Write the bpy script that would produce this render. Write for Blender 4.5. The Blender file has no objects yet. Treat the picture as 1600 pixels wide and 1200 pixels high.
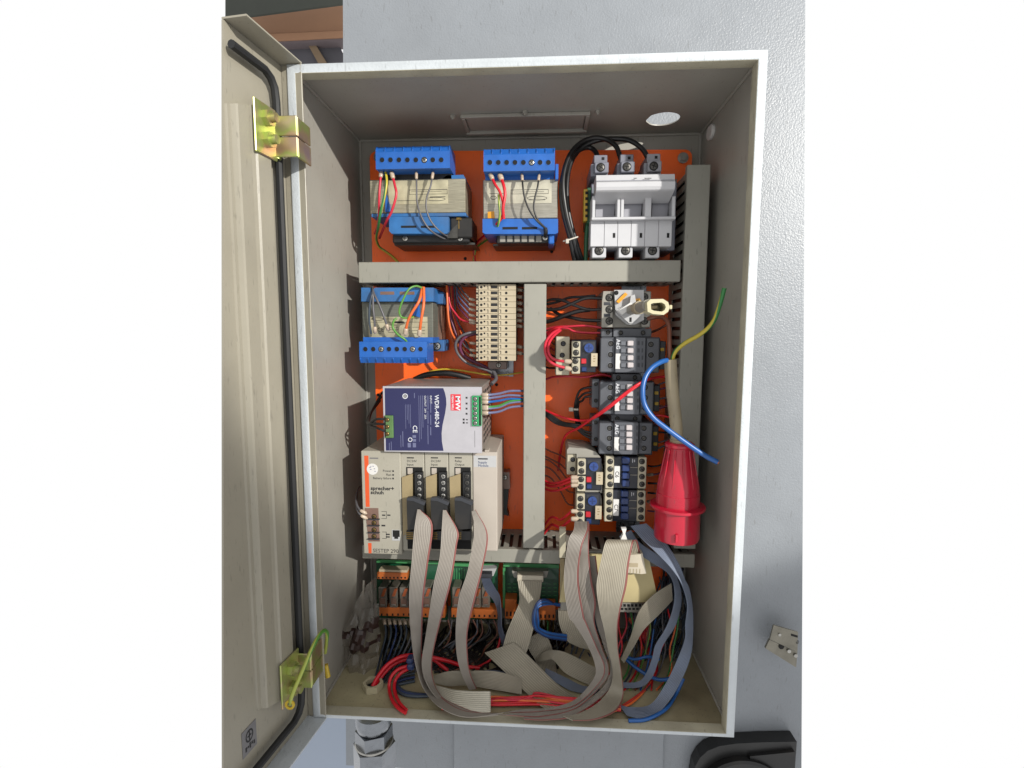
import bpy, math, random
from mathutils import Vector, Matrix
random.seed(7)
R = math.radians
sc = bpy.context.scene
COL = sc.collection
# ------------------------------------------------------------------ camera
CM = Vector((25.15, -556.61, 90.80))            # camera position in mm (cabinet front plane is y = 0)
cam_d = bpy.data.cameras.new("camera"); cam = bpy.data.objects.new("camera", cam_d); COL.objects.link(cam)
cam.location = CM * .001
cam.rotation_euler = (R(84.194), R(-.0984), R(3.445))
cam_d.sensor_width = 36; cam_d.lens = 36 * 793.05 / 1600
cam_d.clip_start = .01; cam_d.clip_end = 100
sc.camera = cam
# ------------------------------------------------------------------ world and lamp
w = bpy.data.worlds.new("World"); sc.world = w; w.use_nodes = True
w.node_tree.nodes["Background"].inputs[0].default_value = (1, 1, 1, 1)
w.node_tree.nodes["Background"].inputs[1].default_value = 1.0
LDIR = Vector((.95, -1, .37)).normalized()
ld = bpy.data.lights.new("work_lamp", 'SPOT'); lo = bpy.data.objects.new("work_lamp", ld); COL.objects.link(lo)
lo.location = Vector((0, .1, .34)) + LDIR * 3.6
ld.energy = 850; ld.color = (1, .97, .91); ld.shadow_soft_size = .03
ld.spot_size = R(22.8); ld.spot_blend = .16
_az = R(129); lo.rotation_euler = Vector((math.cos(_az), math.sin(_az), math.tan(R(-14)))).to_track_quat('-Z', 'Y').to_euler()
sc.view_settings.view_transform = 'Standard'; sc.view_settings.look = 'None'
sc.view_settings.exposure = 0; sc.view_settings.gamma = 1
sc.cycles.max_bounces = 8

# ------------------------------------------------------------------ measuring: a point of the photograph at a known depth
_M = cam.rotation_euler.to_matrix()
def P(px, py, Y):
    d = _M @ Vector(((px - 800) / 793.05, (600 - py) / 793.05, -1))
    return CM + d * ((Y - CM.y) / d.y)
LIFT = 0.0
def PF(px, py, Y):                               # the same, but nothing sinks into the cabinet floor
    p = P(px, py, Y); zf = -371.5 + LIFT + max(0, min(120, 90 - Y)) * .09
    if Y > -1 and p.z < zf and py < 1135: p = PZ(px, py, zf)
    return p
ORD = ('first', 'second', 'third', 'fourth', 'fifth', 'sixth', 'seventh', 'eighth', 'ninth', 'tenth', 'eleventh', 'twelfth', 'thirteenth', 'fourteenth')
def PZ(px, py, Z):
    d = _M @ Vector(((px - 800) / 793.05, (600 - py) / 793.05, -1))
    return CM + d * ((Z - CM.z) / d.z)
def rc(x0, y0, x1, y1, Y):
    a, b, c, d = P(x0, y0, Y), P(x1, y0, Y), P(x1, y1, Y), P(x0, y1, Y)
    return (a.x + d.x) / 2, (b.x + c.x) / 2, (c.z + d.z) / 2, (a.z + b.z) / 2      # X0 X1 Z0 Z1

# ------------------------------------------------------------------ materials
G = .70                                         # every paint is darkened by this, in place of dimmer ambient light
def lin(c):
    return tuple(G * ((v / 255 / 12.92) if v <= 10 else (((v / 255 + .055) / 1.055) ** 2.4)) for v in c)
MAT = {}
def mat(name, rgb, rough=.5, metal=0, var=.12, vscale=40, bump=0, bscale=800, dust=0, spec=.5, streak=None, coat=0, bdist=.001, scuff=0):
    m = bpy.data.materials.new(name); m.use_nodes = True; MAT[name] = m
    nt = m.node_tree; N = nt.nodes; L = nt.links; b = N["Principled BSDF"]
    c = lin(rgb)
    tc = N.new("ShaderNodeTexCoord")
    mp = N.new("ShaderNodeMapping"); L.new(tc.outputs["Object"], mp.inputs[0])
    if streak: mp.inputs["Scale"].default_value = streak
    n = N.new("ShaderNodeTexNoise"); n.inputs["Scale"].default_value = vscale; n.inputs["Detail"].default_value = 6
    n.inputs["Roughness"].default_value = .62
    L.new(mp.outputs[0], n.inputs[0])
    r = N.new("ShaderNodeValToRGB"); L.new(n.outputs[0], r.inputs[0])
    r.color_ramp.elements[0].position = .32; r.color_ramp.elements[1].position = .68
    r.color_ramp.elements[0].color = tuple(max(0, v * (1 - var)) for v in c) + (1,)
    r.color_ramp.elements[1].color = tuple(min(1, v * (1 + var)) for v in c) + (1,)
    out = r.outputs[0]
    if dust:
        n2 = N.new("ShaderNodeTexNoise"); n2.inputs["Scale"].default_value = vscale * .35; n2.inputs["Detail"].default_value = 8
        L.new(tc.outputs["Object"], n2.inputs[0])
        r2 = N.new("ShaderNodeValToRGB"); L.new(n2.outputs[0], r2.inputs[0])
        r2.color_ramp.elements[0].position = .45; r2.color_ramp.elements[1].position = .75
        r2.color_ramp.elements[0].color = (0, 0, 0, 1); r2.color_ramp.elements[1].color = (dust,) * 3 + (1,)
        mx = N.new("ShaderNodeMixRGB"); L.new(r2.outputs[0], mx.inputs[0]); L.new(out, mx.inputs[1])
        mx.inputs[2].default_value = lin((98, 84, 62)) + (1,)
        out = mx.outputs[0]
    if scuff:                                   # fine scratches and rubbed spots
        m2 = N.new("ShaderNodeMapping"); L.new(tc.outputs["Object"], m2.inputs[0]); m2.inputs["Scale"].default_value = (40, 40, 7); m2.inputs["Rotation"].default_value = (.5, .4, .2)
        n4 = N.new("ShaderNodeTexNoise"); n4.inputs["Scale"].default_value = 9; n4.inputs["Detail"].default_value = 7; L.new(m2.outputs[0], n4.inputs[0])
        r4 = N.new("ShaderNodeValToRGB"); L.new(n4.outputs[0], r4.inputs[0]); r4.color_ramp.elements[0].position = .63; r4.color_ramp.elements[1].position = .7
        r4.color_ramp.elements[0].color = (0, 0, 0, 1); r4.color_ramp.elements[1].color = (scuff,) * 3 + (1,)
        x4 = N.new("ShaderNodeMixRGB"); L.new(r4.outputs[0], x4.inputs[0]); L.new(out, x4.inputs[1]); x4.inputs[2].default_value = lin((88, 84, 76)) + (1,)
        out = x4.outputs[0]
    L.new(out, b.inputs["Base Color"])
    b.inputs["Roughness"].default_value = rough; b.inputs["Metallic"].default_value = metal
    b.inputs["Specular IOR Level"].default_value = spec
    if coat: b.inputs["Coat Weight"].default_value = coat
    mr = N.new("ShaderNodeMapRange"); L.new(n.outputs[0], mr.inputs[0])
    mr.inputs[3].default_value = max(0, rough - .1); mr.inputs[4].default_value = min(1, rough + .1)
    L.new(mr.outputs[0], b.inputs["Roughness"])
    if bump:
        n3 = N.new("ShaderNodeTexNoise"); n3.inputs["Scale"].default_value = bscale; n3.inputs["Detail"].default_value = 3
        L.new(mp.outputs[0], n3.inputs[0])
        bp = N.new("ShaderNodeBump"); bp.inputs["Strength"].default_value = bump; bp.inputs["Distance"].default_value = bdist
        L.new(n3.outputs[0], bp.inputs["Height"]); L.new(bp.outputs[0], b.inputs["Normal"])
    return m
mat('inner_paint', (172, 168, 158), .45, var=.06, vscale=14, bump=.12, bscale=700, dust=.12, scuff=0.3)
mat('floor_paint', (180, 170, 136), .5, var=.12, vscale=18, bump=.15, bscale=600, dust=.75, scuff=0.5)
mat('outer_paint', (204, 210, 214), .42, var=.05, vscale=60, bump=.4, bscale=500, scuff=0.25)
mat('lip_paint', (186, 180, 158), .45, var=.08, vscale=40, bump=.2, bscale=500, dust=.3, scuff=0.4)
mat('door_paint', (162, 156, 140), .4, var=.05, vscale=12, bump=.08, bscale=700, dust=.1, scuff=0.3)
mat('wall_paint', (146, 151, 157), .36, var=.05, vscale=16, bump=.55, bscale=420, spec=.4, bdist=.001, dust=.06, scuff=.25)
mat('wall_paint_pale', (166, 178, 196), .5, var=.03, vscale=8)
mat('orange_plate', (296, 120, 30), .38, var=.08, vscale=14, bump=.1, bscale=500, dust=.12, scuff=0.25)
mat('duct_grey', (158, 156, 145), .55, var=.05, vscale=20, dust=.12, scuff=0.3)
mat('duct_dark', (120, 122, 122), .55, var=.06, vscale=20, dust=.1)
mat('trafo_blue', (36, 104, 192), .38, var=.1, vscale=60, dust=.1)
mat('trafo_blue_dusty', (44, 112, 176), .5, var=.12, vscale=60, dust=.4)
mat('lamination', (176, 172, 160), .4, .55, var=.28, vscale=45, streak=(1, 1, 26), dust=.15)
mat('lamination_warm', (180, 174, 152), .42, .5, var=.28, vscale=45, streak=(1, 1, 26), dust=.25)
mat('lamination_dull', (120, 122, 112), .5, .3, var=.2, vscale=45, streak=(1, 1, 26), dust=.2)
mat('plate_label', (205, 200, 180), .45, .3, var=.15, vscale=60)
mat('plate_label_warm', (206, 198, 166), .45, .3, var=.2, vscale=60, dust=.2)
mat('black', (22, 22, 23), .45, var=.2, vscale=60, dust=.12)
mat('black_cable', (26, 26, 28), .4, var=.15, vscale=60, dust=.08)
mat('hole_black', (9, 9, 9), .8, var=.1)
mat('ink', (34, 34, 36), .7, var=.05)
mat('white_ink', (226, 228, 232), .6, var=.03)
mat('steel', (190, 188, 182), .32, .9, var=.15, vscale=120)
mat('dark_steel', (92, 90, 86), .4, .8, var=.2, vscale=120)
mat('zinc', (150, 154, 160), .28, .95, var=.14, vscale=60, bump=.1, bscale=300)
mat('brass', (150, 124, 72), .35, .85, var=.15, vscale=120)
mat('fuse_white', (205, 205, 208), .42, var=.03, vscale=40, dust=.04)
mat('fuse_grey', (132, 134, 146), .45, var=.06, vscale=40, dust=.06)
mat('fuse_mid', (168, 168, 176), .45, var=.05, vscale=40, dust=.06)
mat('cream_terminal', (198, 184, 156), .5, var=.06, vscale=60, dust=.08)
mat('beige', (194, 186, 162), .5, var=.06, vscale=60, dust=.1)
mat('yoke_cream', (206, 198, 162), .45, var=.03, vscale=40)
mat('isolator_grey', (156, 152, 142), .45, var=.06, vscale=50, dust=.08)
mat('light_grey', (190, 190, 190), .4, var=.05, vscale=50)
mat('amber', (232, 160, 30), .35, var=.1, vscale=60)
mat('contactor_grey', (88, 91, 98), .48, var=.06, vscale=50, dust=.08)
mat('contactor_mid', (106, 109, 116), .48, var=.06, vscale=50, dust=.05)
mat('contactor_dark', (52, 54, 60), .5, var=.1, vscale=50)
mat('white_plastic', (230, 228, 224), .45, var=.03, vscale=40)
mat('pin_white', (208, 200, 200), .4, var=.06, vscale=60)
mat('dark_blue_plastic', (30, 34, 46), .35, var=.15, vscale=60, dust=.08)
mat('dial_blue', (46, 74, 140), .35, var=.1, vscale=60)
mat('button_blue', (34, 56, 108), .35, var=.1, vscale=60)
mat('button_red', (206, 40, 52), .4, var=.08, vscale=60)
mat('red_wire', (222, 26, 44), .38, var=.08, vscale=60)
mat('pink_red_wire', (214, 44, 66), .4, var=.08, vscale=60)
mat('orange_wire', (236, 112, 52), .4, var=.06, vscale=60)
mat('blue_wire', (36, 98, 172), .35, var=.06, vscale=60)
mat('navy_wire', (44, 64, 112), .4, var=.1, vscale=60)
mat('lilac_wire', (112, 116, 150), .45, var=.1, vscale=60)
mat('slate_wire', (62, 74, 88), .45, var=.1, vscale=60)
mat('brown_wire', (124, 72, 52), .4, var=.1, vscale=60)
mat('purple_wire', (112, 52, 84), .4, var=.1, vscale=60)
mat('grey_wire', (96, 94, 98), .42, var=.12, vscale=60)
mat('yellow_wire', (222, 190, 60), .4, var=.08, vscale=60)
mat('green_wire', (66, 142, 70), .4, var=.08, vscale=60)
mat('ferrule', (198, 178, 156), .3, var=.15, vscale=90, coat=.4)
mat('tie_white', (206, 200, 186), .4, var=.05)
mat('plug_red', (198, 24, 54), .3, var=.06, vscale=20, bump=.1, bscale=200, dust=.06, coat=.25, scuff=0.3)
mat('sheath_beige', (176, 162, 134), .55, var=.1, vscale=30, bump=.15, bscale=400, dust=.25, scuff=0.5)
mat('psu_navy', (36, 38, 86), .38, var=.05, vscale=20)
mat('psu_silver', (202, 199, 204), .36, .35, var=.04, vscale=60)
mat('psu_metal', (188, 180, 172), .42, .5, var=.14, vscale=40, dust=.25)
mat('connector_green', (52, 160, 98), .45, var=.1, vscale=60)
mat('connector_green_dusty', (92, 130, 74), .5, var=.15, vscale=60, dust=.3)
mat('plc_beige', (176, 171, 156), .55, var=.04, vscale=20, bump=.08, bscale=900, scuff=0.2)
mat('plc_warm', (190, 180, 168), .55, var=.04, vscale=20, bump=.08, bscale=900)
mat('plc_tan', (164, 146, 108), .55, var=.1, vscale=40)
mat('plc_orange', (232, 92, 40), .5, var=.04)
mat('pcb_green', (18, 84, 54), .4, var=.2, vscale=90, coat=.3)
mat('pcb_edge', (70, 150, 90), .45, var=.1, vscale=60)
mat('strip_orange', (212, 112, 46), .45, var=.1, vscale=60, dust=.15)
mat('relay_brown', (124, 94, 80), .3, var=.15, vscale=60, coat=.4)
mat('relay_clear', (112, 106, 96), .22, var=.2, vscale=60, coat=.6)
mat('copper', (206, 112, 70), .3, .7, var=.15, vscale=60)
mat('card_cream', (206, 190, 140), .6, var=.06, vscale=14, dust=.2)
mat('comb_white', (206, 196, 176), .5, var=.06, vscale=60)
mat('nut_cream', (200, 190, 158), .5, var=.08, vscale=60, dust=.15)
mat('gasket', (24, 25, 26), .6, var=.15, vscale=60)
mat('earth_strip', (206, 168, 50), .45, var=.12, vscale=60)
mat('dark_green', (34, 92, 58), .45, var=.12, vscale=60)
mat('roof_dark', (92, 90, 96), .7, var=.2, vscale=2)
mat('roof_green', (64, 68, 60), .7, var=.2, vscale=2)
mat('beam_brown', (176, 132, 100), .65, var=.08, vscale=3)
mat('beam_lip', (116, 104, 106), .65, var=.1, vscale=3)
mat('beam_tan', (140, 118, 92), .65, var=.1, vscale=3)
mat('sticker_grey', (120, 118, 120), .4, var=.1, vscale=60)
mat('bracket_steel', (140, 136, 124), .4, .55, var=.2, vscale=40)
mat('black_arm', (30, 30, 30), .4, var=.2, vscale=20, bump=.1, bscale=300)
mat('film_brown', (58, 40, 34), .35, var=.3, vscale=30)
mat('logo_red', (222, 56, 70), .45, var=.04)

# yellow passivated hinge steel
def iridescent(name):
    m = bpy.data.materials.new(name); m.use_nodes = True; MAT[name] = m
    nt = m.node_tree; N = nt.nodes; L = nt.links; b = N["Principled BSDF"]
    tc = N.new("ShaderNodeTexCoord"); n = N.new("ShaderNodeTexNoise"); n.inputs["Scale"].default_value = 28; n.inputs["Detail"].default_value = 2
    L.new(tc.outputs["Object"], n.inputs[0]); r = N.new("ShaderNodeValToRGB"); L.new(n.outputs[0], r.inputs[0])
    e = r.color_ramp.elements; e[0].position = .3; e[0].color = lin((190, 160, 150)) + (1,); e[1].position = .72; e[1].color = lin((206, 196, 134)) + (1,)
    for p, c in ((.42, (206, 178, 140)), (.52, (190, 205, 120)), (.62, (214, 196, 160))):
        k = e.new(p); k.color = lin(c) + (1,)
    L.new(r.outputs[0], b.inputs["Base Color"]); b.inputs["Metallic"].default_value = .8; b.inputs["Roughness"].default_value = .42
iridescent('passivated')
# flat ribbon cable: fine conductor lines across u, one red edge
def ribbon_mat(name, rgb, red=True, n_lines=20, rough=.5, grime=.35, con=.66):
    m = bpy.data.materials.new(name); m.use_nodes = True; MAT[name] = m
    nt = m.node_tree; N = nt.nodes; L = nt.links; b = N["Principled BSDF"]
    uv = N.new("ShaderNodeUVMap"); sp = N.new("ShaderNodeSeparateXYZ"); L.new(uv.outputs[0], sp.inputs[0])
    def math_(op, a, v):
        q = N.new("ShaderNodeMath"); q.operation = op
        L.new(a, q.inputs[0])
        if v is not None: q.inputs[1].default_value = v
        return q.outputs[0]
    s = math_('SINE', math_('MULTIPLY', sp.outputs[0], 2 * math.pi * n_lines), None)
    c = lin(rgb)
    mx = N.new("ShaderNodeMixRGB"); L.new(math_('MULTIPLY_ADD', s, .5), mx.inputs[0])
    mx.inputs[0].links[0].from_node.inputs[2].default_value = .5
    mx.inputs[1].default_value = tuple(v * con for v in c) + (1,); mx.inputs[2].default_value = tuple(min(1, v * 1.16) for v in c) + (1,)
    out = mx.outputs[0]
    tc = N.new("ShaderNodeTexCoord"); nz = N.new("ShaderNodeTexNoise"); nz.inputs["Scale"].default_value = 30; nz.inputs["Detail"].default_value = 6
    L.new(tc.outputs["Object"], nz.inputs[0])
    rr = N.new("ShaderNodeValToRGB"); L.new(nz.outputs[0], rr.inputs[0]); rr.color_ramp.elements[0].position = .45; rr.color_ramp.elements[1].position = .8
    rr.color_ramp.elements[0].color = (0, 0, 0, 1); rr.color_ramp.elements[1].color = (grime,) * 3 + (1,)
    g = N.new("ShaderNodeMixRGB"); L.new(rr.outputs[0], g.inputs[0]); L.new(out, g.inputs[1]); g.inputs[2].default_value = lin((96, 84, 70)) + (1,)
    out = g.outputs[0]
    if red:
        e = N.new("ShaderNodeMixRGB"); L.new(math_('GREATER_THAN', sp.outputs[0], 1 - 1.1 / n_lines), e.inputs[0]); L.new(out, e.inputs[1])
        e.inputs[2].default_value = lin((146, 84, 78)) + (1,); out = e.outputs[0]
    L.new(out, b.inputs["Base Color"]); b.inputs["Roughness"].default_value = rough
    bp = N.new("ShaderNodeBump"); bp.inputs["Strength"].default_value = .5; bp.inputs["Distance"].default_value = .0005
    L.new(s, bp.inputs["Height"]); L.new(bp.outputs[0], b.inputs["Normal"])
ribbon_mat('ribbon_grey', (160, 152, 142), n_lines=11); ribbon_mat('ribbon_plain', (160, 152, 134), red=False, n_lines=13, con=.84)
ribbon_mat('ribbon_bright', (206, 200, 182), red=False, n_lines=11, grime=.1)
ribbon_mat('ribbon_wide', (170, 162, 144), n_lines=17); ribbon_mat('ribbon_blue', (126, 138, 160), red=False, n_lines=9)
ribbon_mat('ribbon_slate', (90, 98, 118), red=False, n_lines=8)
# two-colour earth wire: spiral stripe by uv
def earth_mat(name, a, b_, turns):
    m = bpy.data.materials.new(name); m.use_nodes = True; MAT[name] = m
    nt = m.node_tree; N = nt.nodes; L = nt.links; b = N["Principled BSDF"]
    uv = N.new("ShaderNodeUVMap"); sp = N.new("ShaderNodeSeparateXYZ"); L.new(uv.outputs[0], sp.inputs[0])
    m1 = N.new("ShaderNodeMath"); m1.operation = 'MULTIPLY_ADD'; L.new(sp.outputs[1], m1.inputs[0]); m1.inputs[1].default_value = turns; L.new(sp.outputs[0], m1.inputs[2])
    fr = N.new("ShaderNodeMath"); fr.operation = 'FRACT'; L.new(m1.outputs[0], fr.inputs[0])
    gt = N.new("ShaderNodeMath"); gt.operation = 'GREATER_THAN'; gt.inputs[1].default_value = .55; L.new(fr.outputs[0], gt.inputs[0])
    mx = N.new("ShaderNodeMixRGB"); L.new(gt.outputs[0], mx.inputs[0]); mx.inputs[1].default_value = lin(a) + (1,); mx.inputs[2].default_value = lin(b_) + (1,)
    L.new(mx.outputs[0], b.inputs["Base Color"]); b.inputs["Roughness"].default_value = .38
earth_mat('earth_wire', (50, 130, 66), (206, 186, 60), .12)
earth_mat('earth_wire_light', (92, 152, 62), (176, 186, 80), .1)
def film(name):
    m = bpy.data.materials.new(name); m.use_nodes = True; MAT[name] = m
    nt = m.node_tree; N = nt.nodes; L = nt.links; b = N["Principled BSDF"]; o = N["Material Output"]
    b.inputs["Base Color"].default_value = lin((170, 164, 154)) + (1,); b.inputs["Roughness"].default_value = .1
    b.inputs["Coat Weight"].default_value = .6
    t = N.new("ShaderNodeBsdfTransparent"); t.inputs[0].default_value = (.9, .88, .85, 1)
    mx = N.new("ShaderNodeMixShader"); mx.inputs[0].default_value = .32
    L.new(t.outputs[0], mx.inputs[1]); L.new(b.outputs[0], mx.inputs[2]); L.new(mx.outputs[0], o.inputs[0])
film('clear_film')

# ------------------------------------------------------------------ mesh builder (millimetres)
class MB:
    def __init__(s): s.v = []; s.f = []; s.mi = []; s.uv = {}; s.k = 0
    def face(s, idx, uv=None):
        if uv: s.uv[len(s.f)] = uv
        s.f.append(tuple(idx)); s.mi.append(s.k)
    def box(s, x0, x1, y0, y1, z0, z1, c=.5):
        if x1 < x0: x0, x1 = x1, x0
        if y1 < y0: y0, y1 = y1, y0
        if z1 < z0: z0, z1 = z1, z0
        c = min(c, (x1 - x0) * .45, (y1 - y0) * .45, (z1 - z0) * .45)
        b = len(s.v); X = (x0, x1); Y = (y0, y1); Z = (z0, z1)
        if c <= 0:
            for i in range(8): s.v.append((X[i & 1], Y[i >> 1 & 1], Z[i >> 2]))
            for q in ((0, 4, 6, 2), (1, 3, 7, 5), (0, 1, 5, 4), (2, 6, 7, 3), (0, 2, 3, 1), (4, 5, 7, 6)): s.face([b + i for i in q])
            return s
        def idx(i, a): return b + i * 3 + a
        for i in range(8):
            p = (X[i & 1], Y[i >> 1 & 1], Z[i >> 2]); d = (c if not i & 1 else -c, c if not i >> 1 & 1 else -c, c if not i >> 2 else -c)
            s.v += [(p[0], p[1] + d[1], p[2] + d[2]), (p[0] + d[0], p[1], p[2] + d[2]), (p[0] + d[0], p[1] + d[1], p[2])]
        for a, q in ((0, (0, 4, 6, 2)), (0, (1, 3, 7, 5)), (1, (0, 1, 5, 4)), (1, (2, 6, 7, 3)), (2, (0, 2, 3, 1)), (2, (4, 5, 7, 6))):
            s.face([idx(i, a) for i in q])
        cen = Vector(((x0 + x1) / 2, (y0 + y1) / 2, (z0 + z1) / 2))
        def orient(q):
            a_, b_, c_ = (Vector(s.v[i]) for i in q[:3]); n = (b_ - a_).cross(c_ - a_); m = sum((Vector(s.v[i]) for i in q), Vector()) / len(q)
            s.face(q if n.dot(m - cen) > 0 else q[::-1])
        for ax in range(3):
            o1, o2 = [k for k in range(3) if k != ax]
            for i in range(8):
                if not i >> ax & 1:
                    j = i | 1 << ax
                    orient([idx(i, o1), idx(j, o1), idx(j, o2), idx(i, o2)])
        for i in range(8): orient([idx(i, 0), idx(i, 1), idx(i, 2)])
        return s
    def pbox(s, px0, py0, px1, py1, Y, depth, c=.5):
        X0, X1, Z0, Z1 = rc(px0, py0, px1, py1, Y)
        return s.box(X0, X1, Y, Y + depth, Z0, Z1, c)
    def prism(s, poly, y0, y1):
        # poly: (x, z) counter-clockwise seen from the camera side
        b = len(s.v); n = len(poly)
        for y in (y0, y1):
            for x, z in poly: s.v.append((x, y, z))
        s.face(list(range(b, b + n))); s.face(list(range(b + 2 * n - 1, b + n - 1, -1)))
        for i in range(n):
            j = (i + 1) % n; s.face([b + i, b + n + i, b + n + j, b + j])
        return s
    def pprism(s, pts, Y, depth):
        q = [P(x, y, Y) for x, y in pts]; q = [(p.x, p.z) for p in q]
        a = sum(q[i][0] * q[(i + 1) % len(q)][1] - q[(i + 1) % len(q)][0] * q[i][1] for i in range(len(q)))
        return s.prism(q if a > 0 else q[::-1], Y, Y + depth)
    def profx(s, prof, x0, x1):
        # prof: (y, z) polygon extruded along x
        b = len(s.v); n = len(prof)
        for x in (x0, x1):
            for y, z in prof: s.v.append((x, y, z))
        s.face(list(range(b, b + n))[::-1]); s.face(list(range(b + n, b + 2 * n)))
        for i in range(n):
            j = (i + 1) % n; s.face([b + i, b + j, b + n + j, b + n + i])
        return s
    def cyl(s, p0, p1, r, r2=None, n=14):
        p0 = Vector(p0); p1 = Vector(p1); r2 = r if r2 is None else r2
        ax = (p1 - p0).normalized(); u = ax.orthogonal().normalized(); v = ax.cross(u); b = len(s.v)
        for p, q in ((p0, r), (p1, r2)):
            for i in range(n):
                a = 2 * math.pi * i / n; s.v.append(tuple(p + (u * math.cos(a) + v * math.sin(a)) * q))
        for i in range(n):
            j = (i + 1) % n; s.face([b + i, b + j, b + n + j, b + n + i])
        s.face(list(range(b, b + n))[::-1]); s.face(list(range(b + n, b + 2 * n)))
        return s
    def lathe(s, o, prof, axis='z', n=32):
        b = len(s.v); m = len(prof)
        for r, h in prof:
            for i in range(n):
                a = 2 * math.pi * i / n; c, d = r * math.cos(a), r * math.sin(a)
                s.v.append((o[0] + c, o[1] + d, o[2] + h) if axis == 'z' else (o[0] + c, o[1] + h, o[2] + d))
        for k in range(m - 1):
            for i in range(n):
                j = (i + 1) % n; q = [b + k * n + i, b + k * n + j, b + (k + 1) * n + j, b + (k + 1) * n + i]
                s.face(q)
        return s
    def tube(s, pts, r, n=8, uvlen=None):
        pts = [Vector(p) for p in pts]; b = len(s.v); u = None; m = len(pts); acc = 0
        for i, p in enumerate(pts):
            t = (pts[min(i + 1, m - 1)] - pts[max(i - 1, 0)]).normalized()
            if u is None: u = t.orthogonal().normalized()
            u = (u - t * u.dot(t)).normalized(); v = t.cross(u)
            rr = r[i] if isinstance(r, (list, tuple)) else r
            for k in range(n):
                a = 2 * math.pi * k / n; s.v.append(tuple(p + (u * math.cos(a) + v * math.sin(a)) * rr))
        for i in range(m - 1):
            L_ = (pts[i + 1] - pts[i]).length / 20
            for k in range(n):
                j = (k + 1) % n
                s.face([b + i * n + k, b + i * n + j, b + (i + 1) * n + j, b + (i + 1) * n + k],
                       [(k / n, acc), ((k + 1) / n, acc), ((k + 1) / n, acc + L_), (k / n, acc + L_)])
            acc += L_
        s.face([b + k for k in range(n)][::-1]); s.face([b + (m - 1) * n + k for k in range(n)])
        return s
    def mesh(s, name, mats, off=(0, 0, 0), smooth=True, angle=.6):
        me = bpy.data.meshes.new(name); o = Vector(off)
        me.from_pydata([tuple((Vector(p) - o) * .001) for p in s.v], [], s.f)
        for m in mats: me.materials.append(MAT[m])
        if len(mats) > 1: me.polygons.foreach_set('material_index', s.mi)
        if s.uv:
            ul = me.uv_layers.new(name='UVMap')
            for fi, uv in s.uv.items():
                for li, c in zip(me.polygons[fi].loop_indices, uv): ul.data[li].uv = c
        if smooth:
            me.polygons.foreach_set('use_smooth', [True] * len(me.polygons)); me.set_sharp_from_angle(angle=angle)
        me.update(); return me
def spline(pts, k=6):
    pts = [Vector(p) for p in pts]
    if len(pts) < 3: return pts
    q = [pts[0] * 2 - pts[1]] + pts + [pts[-1] * 2 - pts[-2]]; out = []
    for i in range(1, len(q) - 2):
        a, b, c, d = q[i - 1:i + 3]
        for j in range(k):
            t = j / k
            out.append(.5 * ((2 * b) + (c - a) * t + (2 * a - 5 * b + 4 * c - d) * t * t + (3 * b - a - 3 * c + d) * t ** 3))
    return out + [pts[-1]]
# ------------------------------------------------------------------ objects
def tag(o, label=None, cat=None, group=None, kind=None):
    if label: o['label'] = label
    if cat: o['category'] = cat
    if group: o['group'] = group
    if kind: o['kind'] = kind
    return o
def thing(name, label, cat, loc, group=None):
    o = bpy.data.objects.new(name, None); COL.objects.link(o); o.location = Vector(loc) * .001; o.empty_display_size = .01
    return tag(o, label, cat, group)
def origin(o):
    v = Vector(o.location)
    while o.parent: o = o.parent; v += o.location
    return v * 1000
def part(root, name, mb, mats, label=None, kind=None, smooth=True, angle=.6):
    if isinstance(mats, str): mats = [mats]
    o = bpy.data.objects.new(name, mb.mesh(name, mats, origin(root), smooth, angle)); COL.objects.link(o); o.parent = root
    return tag(o, label, None, None, kind)
def solo(name, label, cat, mb, mats, group=None, kind=None, smooth=True, angle=.6):
    if isinstance(mats, str): mats = [mats]
    xs = [p[0] for p in mb.v]; ys = [p[1] for p in mb.v]; zs = [p[2] for p in mb.v]
    loc = Vector(((min(xs) + max(xs)) / 2, (min(ys) + max(ys)) / 2, min(zs)))
    o = bpy.data.objects.new(name, mb.mesh(name, mats, loc, smooth, angle)); COL.objects.link(o); o.location = loc * .001
    return tag(o, label, cat, group, kind)
SH = {}
def shared(root, name, key, make, mats, at_mm, rot=0):
    if key not in SH: SH[key] = make().mesh(name, mats, (0, 0, 0))
    o = bpy.data.objects.new(name, SH[key]); COL.objects.link(o); o.parent = root
    o.location = (Vector(at_mm) - origin(root)) * .001; o.rotation_euler = (0, rot, 0); return o
def screw_mb(r):
    m = MB(); m.k = 1
    m.cyl((0, 0, 0), (0, -.25, 0), r * 1.3, n=16)
    m.k = 0; m.lathe((0, 0, 0), [(r, 0), (r, -.7), (r * .8, -1.0), (0.01, -1.0)], 'y', 16)
    m.k = 1; m.box(-r * .75, r * .75, -1.12, -.9, -r * .14, r * .14, 0); m.box(-r * .14, r * .14, -1.14, -.9, -r * .75, r * .75, 0)
    return m
def screw(root, px, py, Y, r=3, metal='steel', rot=None, name='screw'):
    return shared(root, name, ('screw', r, metal), lambda: screw_mb(r), [metal, 'hole_black'], P(px, py, Y), random.uniform(0, 3) if rot is None else rot)
def socket_mb(r):
    m = MB(); m.k = 0
    m.lathe((0, 0, 0), [(r * 1.25, 0), (r * 1.25, -.3), (r, -.45), (r, -.02)], 'y', 16)
    m.k = 1; m.cyl((0, 0, 0), (0, -.06, 0), r, n=16)
    m.k = 2; m.lathe((0, 0, 0), [(r * .62, -.06), (r * .6, -.12), (0.01, -.12)], 'y', 12)
    m.k = 1; m.box(-r * .5, r * .5, -.16, -.1, -r * .1, r * .1, 0)
    return m
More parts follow.
